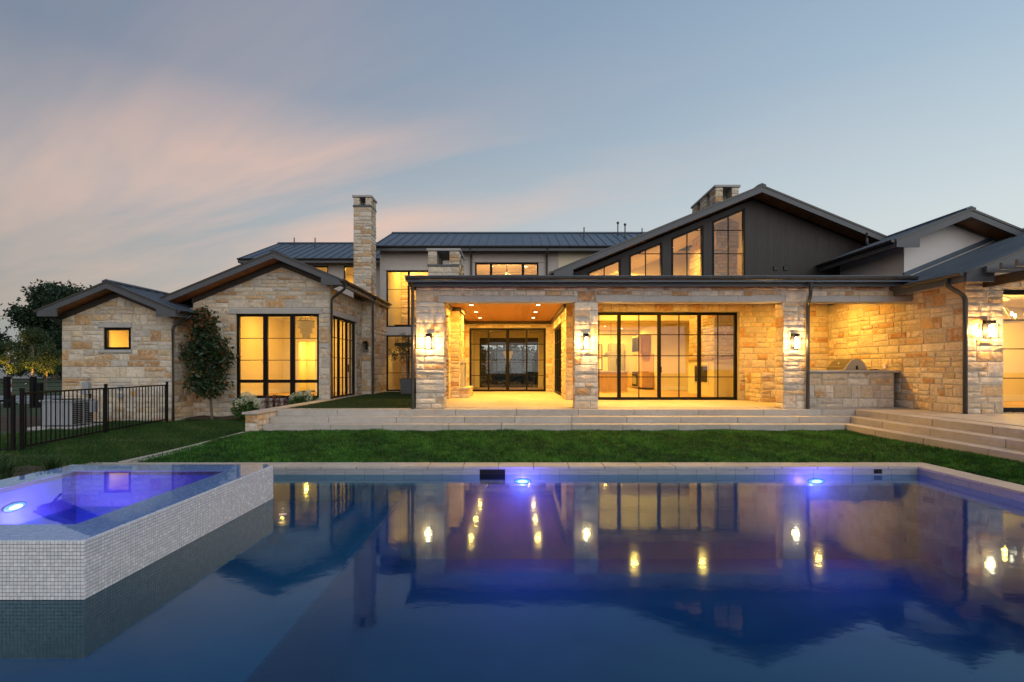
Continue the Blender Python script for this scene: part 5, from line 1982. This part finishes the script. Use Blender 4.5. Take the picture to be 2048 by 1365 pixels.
def clumps(blobs, n_cl, per, spread):
    """leaf positions gathered in clumps through a set of ellipsoids"""
    vol = np.array([b[1][0] * b[1][1] * b[1][2] for b in blobs]) ** .8
    pick = nrg.choice(len(blobs), n_cl, p=vol / vol.sum())
    C = np.array([b[0] for b in blobs])[pick]
    R = np.array([b[1] for b in blobs])[pick]
    d = nrg.normal(0, 1, (n_cl, 3))
    d /= np.linalg.norm(d, axis=1)[:, None]
    c = C + d * R * (nrg.uniform(.25, 1.0, n_cl) ** .55)[:, None]
    P = np.repeat(c, per, 0) + nrg.normal(0, spread, (n_cl * per, 3))
    g = np.repeat(nrg.normal(0, .16, n_cl), per)
    return P, g, c


def limbs(base, tops, r0, parent, mat, wob=.15):
    tr = MB()
    base = Vector(base)
    fork = Vector(base).lerp(Vector(tops[0]), .45)
    for i, t in enumerate(tops):
        t = Vector(t)
        st = base if i == 0 else base.lerp(Vector(tops[0]), .30 + .5 * (i / len(tops)))
        path = [st.lerp(t, k / 5) + Vector((rng.uniform(-1, 1), rng.uniform(-1, 1), 0)) * wob * (0 if k in (0,) else 1) * .5 for k in range(6)]
        rr = r0 if i == 0 else r0 * .45
        tr.tube(path, [rr * (1 - .16 * k) for k in range(6)], 8)
    return tr.build('trunk', mat, parent, smooth=True)


mag = tag(empty('magnolia_tree', (-10.05, 17.25, -.03)), 'young magnolia with dark glossy leaves and rust undersides by the wall', 'tree')
blobs = [((-10.28, 17.25, 3.30), (.36, .28, .40)), ((-10.12, 17.2, 2.45), (.50, .40, .42)), ((-10.62, 17.25, 2.30), (.40, .3, .34)), ((-9.62, 17.2, 2.18), (.36, .34, .42)),
         ((-10.10, 17.2, 1.75), (.60, .42, .40)), ((-10.50, 17.2, 1.28), (.44, .32, .26)), ((-9.80, 17.2, 1.20), (.32, .3, .26)), ((-10.55, 17.25, 2.78), (.30, .25, .14)), ((-10.08, 17.2, .98), (.42, .34, .22)), ((-10.2, 17.2, 2.95), (.34, .3, .3))]
P, g, cc = clumps(blobs, 470, 13, .075)
tone = np.clip(nrg.normal(.36, .14, len(P)) + g, 0, .62)
red = nrg.uniform(0, 1, len(P)) < (.10 + .42 * np.clip((P[:, 2] - 2.7) / .8, 0, 1))
tone[red] = nrg.uniform(.78, 1.0, red.sum())
leaves('crown', P, .15, MAT['magnolia'], tone, mag, aspect=.40)
limbs((-10.03, 17.25, -.05), [(-10.25, 17.25, 3.4), (-10.55, 17.2, 2.3), (-9.65, 17.2, 2.2), (-10.45, 17.2, 1.5), (-9.8, 17.2, 1.4)], .045, mag, MAT['bark'], .06)
bed = tag(grid_sheet('planting_bed', MAT['mulch'], np.linspace(-11.05, -6.55, 30), np.linspace(17.12, 17.99, 8), lambda X, Y: .012 + .03 * np.sin(X * 6) * np.sin(Y * 9) + .035 * (Y - 17.12)), kind='structure')


def hydrangea(x, y, z, r, h, nheads, label, seed):
    rr = random.Random(seed)
    H = tag(empty('hydrangea', (x, y, z)), label, 'shrub')
    P, g, _ = clumps([((x, y, z + h * .45), (r * 1.08, r * .75, h * .46))], 170, 8, .05)
    leaves('foliage', P, .09, MAT['hydr_leaf'], nrg.normal(.4, .2, len(P)) + g, H, aspect=.6)
    for i in range(nheads):
        a = rr.uniform(0, 2 * math.pi)
        q = rr.uniform(.1, 1.0)
        c = np.array((x + r * q * math.cos(a), y - abs(r * .7 * math.sin(a)) * q * .9, z + h * (.55 + .45 * (1 - q * .5)) * rr.uniform(.75, 1.08)))
        d = nrg.normal(0, 1, (170, 3))
        d /= np.linalg.norm(d, axis=1)[:, None]
        hd = rr.uniform(.08, .12)
        P = c + d * np.array((hd, hd, hd * 1.12))
        leaves('flower_head', P, .034, MAT['petal'], nrg.normal(.45, .2, len(P)) + .25 * d[:, 2] + rr.uniform(-.2, .2), H, aspect=.8, dirs=np.cross(d, nrg.normal(0, 1, (170, 3))))
    return H


hydrangea(-8.75, 16.95, -.02, .46, .85, 9, 'white flowering hydrangea bush at the foot of the large window', 3)
hydrangea(-7.05, 17.35, .32, .40, .60, 9, 'pale green hydrangea heads behind the retaining wall cap', 9)
for i in range(6):
    x = -8.28 + i * .14
    sp = tag(empty('russet_spike_plant', (x, 17.42, .0)), 'russet flower spike plant under the large window, %s from the white hydrangea' % ('first', 'second', 'third', 'fourth', 'fifth', 'sixth')[i], 'plant', 'russet spikes under the window')
    hgt = rng.uniform(.72, 1.0)
    stems = MB()
    for k in range(4):
        xx, yy = x + rng.uniform(-.07, .07), 17.42 + rng.uniform(-.1, .1)
        stems.tube([(xx, yy, -.02), (xx + rng.uniform(-.04, .04), yy, hgt * .9)], .006, 5)
        n = 60
        P = np.stack([nrg.normal(xx, .028, n), nrg.normal(yy, .028, n), nrg.uniform(.25, hgt * rng.uniform(.85, 1.05), n)], 1)
        leaves('flower_spike', P, .05, MAT['russet'], nrg.uniform(0, 1, n), sp, aspect=.5)
    stems.build('stem', MAT['russet'], sp)

# strap leaved clumps beside the spa
tag(grid_sheet('mulch_bed', MAT['mulch'], np.linspace(-10.5, -6.27, 22), np.linspace(3.8, 8.92, 20), lambda X, Y: .0 + .02 * np.sin(X * 7) * np.cos(Y * 6)), kind='structure')
for i, (x, y, w) in enumerate(((-7.28, 8.2, 'beside the far corner of the spa'), (-7.75, 7.9, 'second from the far corner of the spa'), (-7.5, 7.3, 'spilling over beside the spa edge'), (-8.3, 8.35, 'nearest the fence gate'),
                            (-6.95, 6.75, 'hanging over the spa rim at left'), (-8.2, 7.2, 'at left behind the spa'), (-7.15, 6.2, 'closest to the pool edge at left'), (-8.9, 7.9, 'under the picket gate'))):
    pl = tag(empty('strap_leaf_plant', (x, y, 0)), 'dark green strap leaved clump ' + w, 'plant', 'strap leaved clumps beside the spa')
    n = 120
    a = nrg.uniform(0, 2 * np.pi, n)
    r = nrg.uniform(0, .08, n)
    P = np.stack([x + r * np.cos(a), y + r * np.sin(a), np.full(n, -.01)], 1)
    blades('leaf_clump', P, .34, .008, MAT['liriope'], 1.15, None, pl, .28)

# potted olive by the stair window
pot = tag(empty('planter', (-4.35, 22.1, ZP)), 'square dark planter standing below the stair window', 'planter')
MB().prism([(-4.78, ZP), (-4.24, ZP), (-4.20, 1.26), (-4.82, 1.26)], 'y', 21.85, 22.4).build('box', MAT['trim'], pot, bevel=.01)
B('soil', MAT['mulch'], pot, -4.77, -4.25, 21.88, 22.37, 1.262, 1.27)
ol = tag(empty('olive_tree', (-4.35, 22.1, 1.27)), 'small olive tree in a planter in front of the stair window', 'tree')
P, g, _ = clumps([((-4.75, 22.1, 2.85), (.40, .4, .40)), ((-4.95, 22.1, 2.35), (.42, .4, .35)), ((-4.55, 22.1, 2.5), (.5, .4, .55))], 210, 11, .055)
leaves('crown', P, .075, MAT['olive'], nrg.normal(.45, .2, len(P)) + g, ol, aspect=.32)
limbs((-4.51, 22.1, 1.26), [(-4.65, 22.1, 2.8), (-4.95, 22.0, 2.4), (-4.3, 22.1, 2.6), (-4.7, 22.2, 2.6)], .05, ol, MAT['bark'], .08)

# ------------------------------------------------------------------ beyond the yard
drive = tag(MB().add([(-120, 25.5, -.028), (-15.2, 25.5, -.028), (-15.2, 33, -.028), (-120, 33, -.028)], [(0, 1, 2, 3)]).build('driveway', MAT['asphalt']), kind='structure')
tag(grid_sheet('soil_mound', MAT['mulch'], np.linspace(-19.5, -13.7, 26), np.linspace(14.2, 17.6, 16), lambda X, Y: -.04 + .30 * np.clip(1 - ((X + 16.6) / 3.0) ** 2, 0, 1) * np.clip(1 - ((Y - 15.9) / 1.7) ** 2, 0, 1) + .02 * np.sin(X * 9) * np.sin(Y * 8)), kind='structure')
wf = tag(empty('wire_fence', (-21, 23, 0)), 'black post and wire fence across the side yard', 'fence')
for x in (-22.4, -21.25, -20.95, -28.0, -16.5):
    B('post', MAT['black'], wf, x - .085, x + .085, 22.87, 23.04, -.05, 1.34 if x != -20.95 else 1.05)
for k in range(7):
    MB().tube([(-34, 22.95, .22 + k * .17), (-14.5, 22.95, .22 + k * .17)], .009, 5).build('wire', MAT['black'], wf)
mk = tag(empty('striped_marker', (-24.1, 25, 0)), 'red and white striped traffic marker by the driveway', 'traffic marker')
MAT['red'] = simple('orange red plastic', (.50, .07, .03), .5)
MAT['white'] = simple('white reflective band', (.65, .65, .63), .5)
B('foot', MAT['black'], mk, -24.33, -23.97, 24.72, 25.08, -.03, .03)
for k in range(6):
    MB().lathe([(.085 - k * .006, .03 + k * .19), (.082 - k * .006, .22 + k * .19)], (-24.15, 24.9, 0), 14).build('band', MAT['red'] if k % 2 == 0 else MAT['white'], mk)
pw_ = tag(empty('boundary_wall', (-85, 92, 0)), 'long low pale block wall far behind the young trees', 'wall')
x = -104.0
MAT['pale_block'] = simple('pale wall block', (.46, .47, .49), .9, var=.1)
while x < -66:
    for k in range(3):
        B('block', MAT['pale_block'], pw_, x + (1.1 if k % 2 else 0) + .03, x + (1.1 if k % 2 else 0) + 2.17, 92, 92.4, -.05 + k * .55, .48 + k * .55)
    x += 2.2


def big_tree(name, label, x, y, h, r, n_cl, per, size, mat, seed, trunk=.35, low=.25, cat='tree', grp=None, spread=.5):
    T = tag(empty(name, (x, y, 0)), label, cat, grp)
    rr = random.Random(seed)
    bl = []
    for k in range(11):
        a = rr.uniform(0, 2 * math.pi)
        q = rr.uniform(.15, .75)
        zz = rr.uniform(low + .12, .86)
        w = r * rr.uniform(.30, .52) * (1.15 - .5 * zz)
        bl.append(((x + r * q * math.cos(a) * (1.2 - .7 * abs(zz - .5)), y + r * q * math.sin(a) * .8, h * zz), (w * 1.25, w, w * .62)))
    bl.append(((x, y, h * .86), (r * .40, r * .4, h * .13)))
    P, g, _ = clumps(bl, n_cl, per, spread)
    P[:, 2] = np.maximum(P[:, 2], h * low * .9)
    leaves('crown', P, size, mat, nrg.normal(.4, .2, len(P)) + g, T, aspect=.6)
    limbs((x, y, -.05), [(x + rr.uniform(-.1, .1) * r, y, h * .8)] + [b[0] for b in bl[:7]], trunk, T, MAT['bark'], r * .06)
    return T


big_tree('oak_tree', 'large dark oak rising behind the small wing roof', -72.5, 82, 15.2, 8.0, 2300, 11, .50, MAT['oak'], 4, .5, .22)
big_tree('oak_tree', 'dark broad oak at the left edge beyond the driveway', -80.5, 76, 9.2, 6.0, 1500, 11, .50, MAT['oak'], 7, .4, .15)
big_tree('oak_tree', 'dense dark tree hard against the small wing wall', -66.5, 78, 10.0, 4.5, 1400, 11, .5, MAT['oak'], 12, .4, .08)
big_tree('oak_tree', 'low dark tree filling between the two oaks', -76.5, 88, 8.0, 6.0, 1200, 11, .5, MAT['oak'], 15, .4, .05)
big_tree('young_tree', 'tall light green young tree with lit trunk', -50.5, 54.5, 6.1, 1.9, 650, 9, .20, MAT['birch'], 21, .10, .24, spread=.2)
big_tree('young_tree', 'light green young tree with lit trunk nearest the house', -39.3, 43.7, 3.8, 1.2, 420, 9, .15, MAT['birch'], 26, .07, .22, spread=.15)
big_tree('young_tree', 'light green young tree with lit trunk at the left edge', -58.0, 60, 5.0, 2.3, 650, 9, .20, MAT['birch'], 33, .10, .16, spread=.2)
big_tree('young_tree', 'small pale young tree between the lit trees', -56.0, 62, 4.6, 1.9, 520, 9, .20, MAT['birch'], 39, .09, .20, spread=.2)
for x, y, e, w in ((-50.3, 53.5, 900, 'tall young tree'), (-48.9, 53.8, 260, 'tall young tree, right hand one'), (-39.0, 42.9, 420, 'young tree nearest the house'), (-57.6, 58.6, 900, 'young tree at the left edge')):
    u = tag(empty('garden_uplight', (x, y, 0)), 'small uplight at the foot of the ' + w.replace(', right hand one', ' on its far side'), 'garden light')
    MB().lathe([(.07, -.03), (.07, .10), (.05, .12)], (x, y, 0), 12).build('housing', MAT['black'], u)
    MB().lathe([(.055, .121), (.001, .125)], (x, y, 0), 12).build('lens', MAT['can'], u)
    lamp('uplight_beam', 'SPOT', (x, y, .16), e * 2, WARM, .05, u, aim=(.05, .25, 1), spot=math.radians(80), blend=.8)
# garden in front of the house, seen through the hall
for i, (x, y, h, r) in enumerate(((-6.5, 52, 4.4, 4.0), (.5, 55, 3.6, 4.5), (6.5, 50, 4.6, 4.0))):
    big_tree('front_garden_tree', 'dark tree in the front garden glimpsed through the hall doors, ' + ('leftmost', 'middle', 'rightmost')[i] + ' of three', x, y, h, r, 900, 12, .5, MAT['oak'], 60 + i, .2, .03, grp='front garden trees')
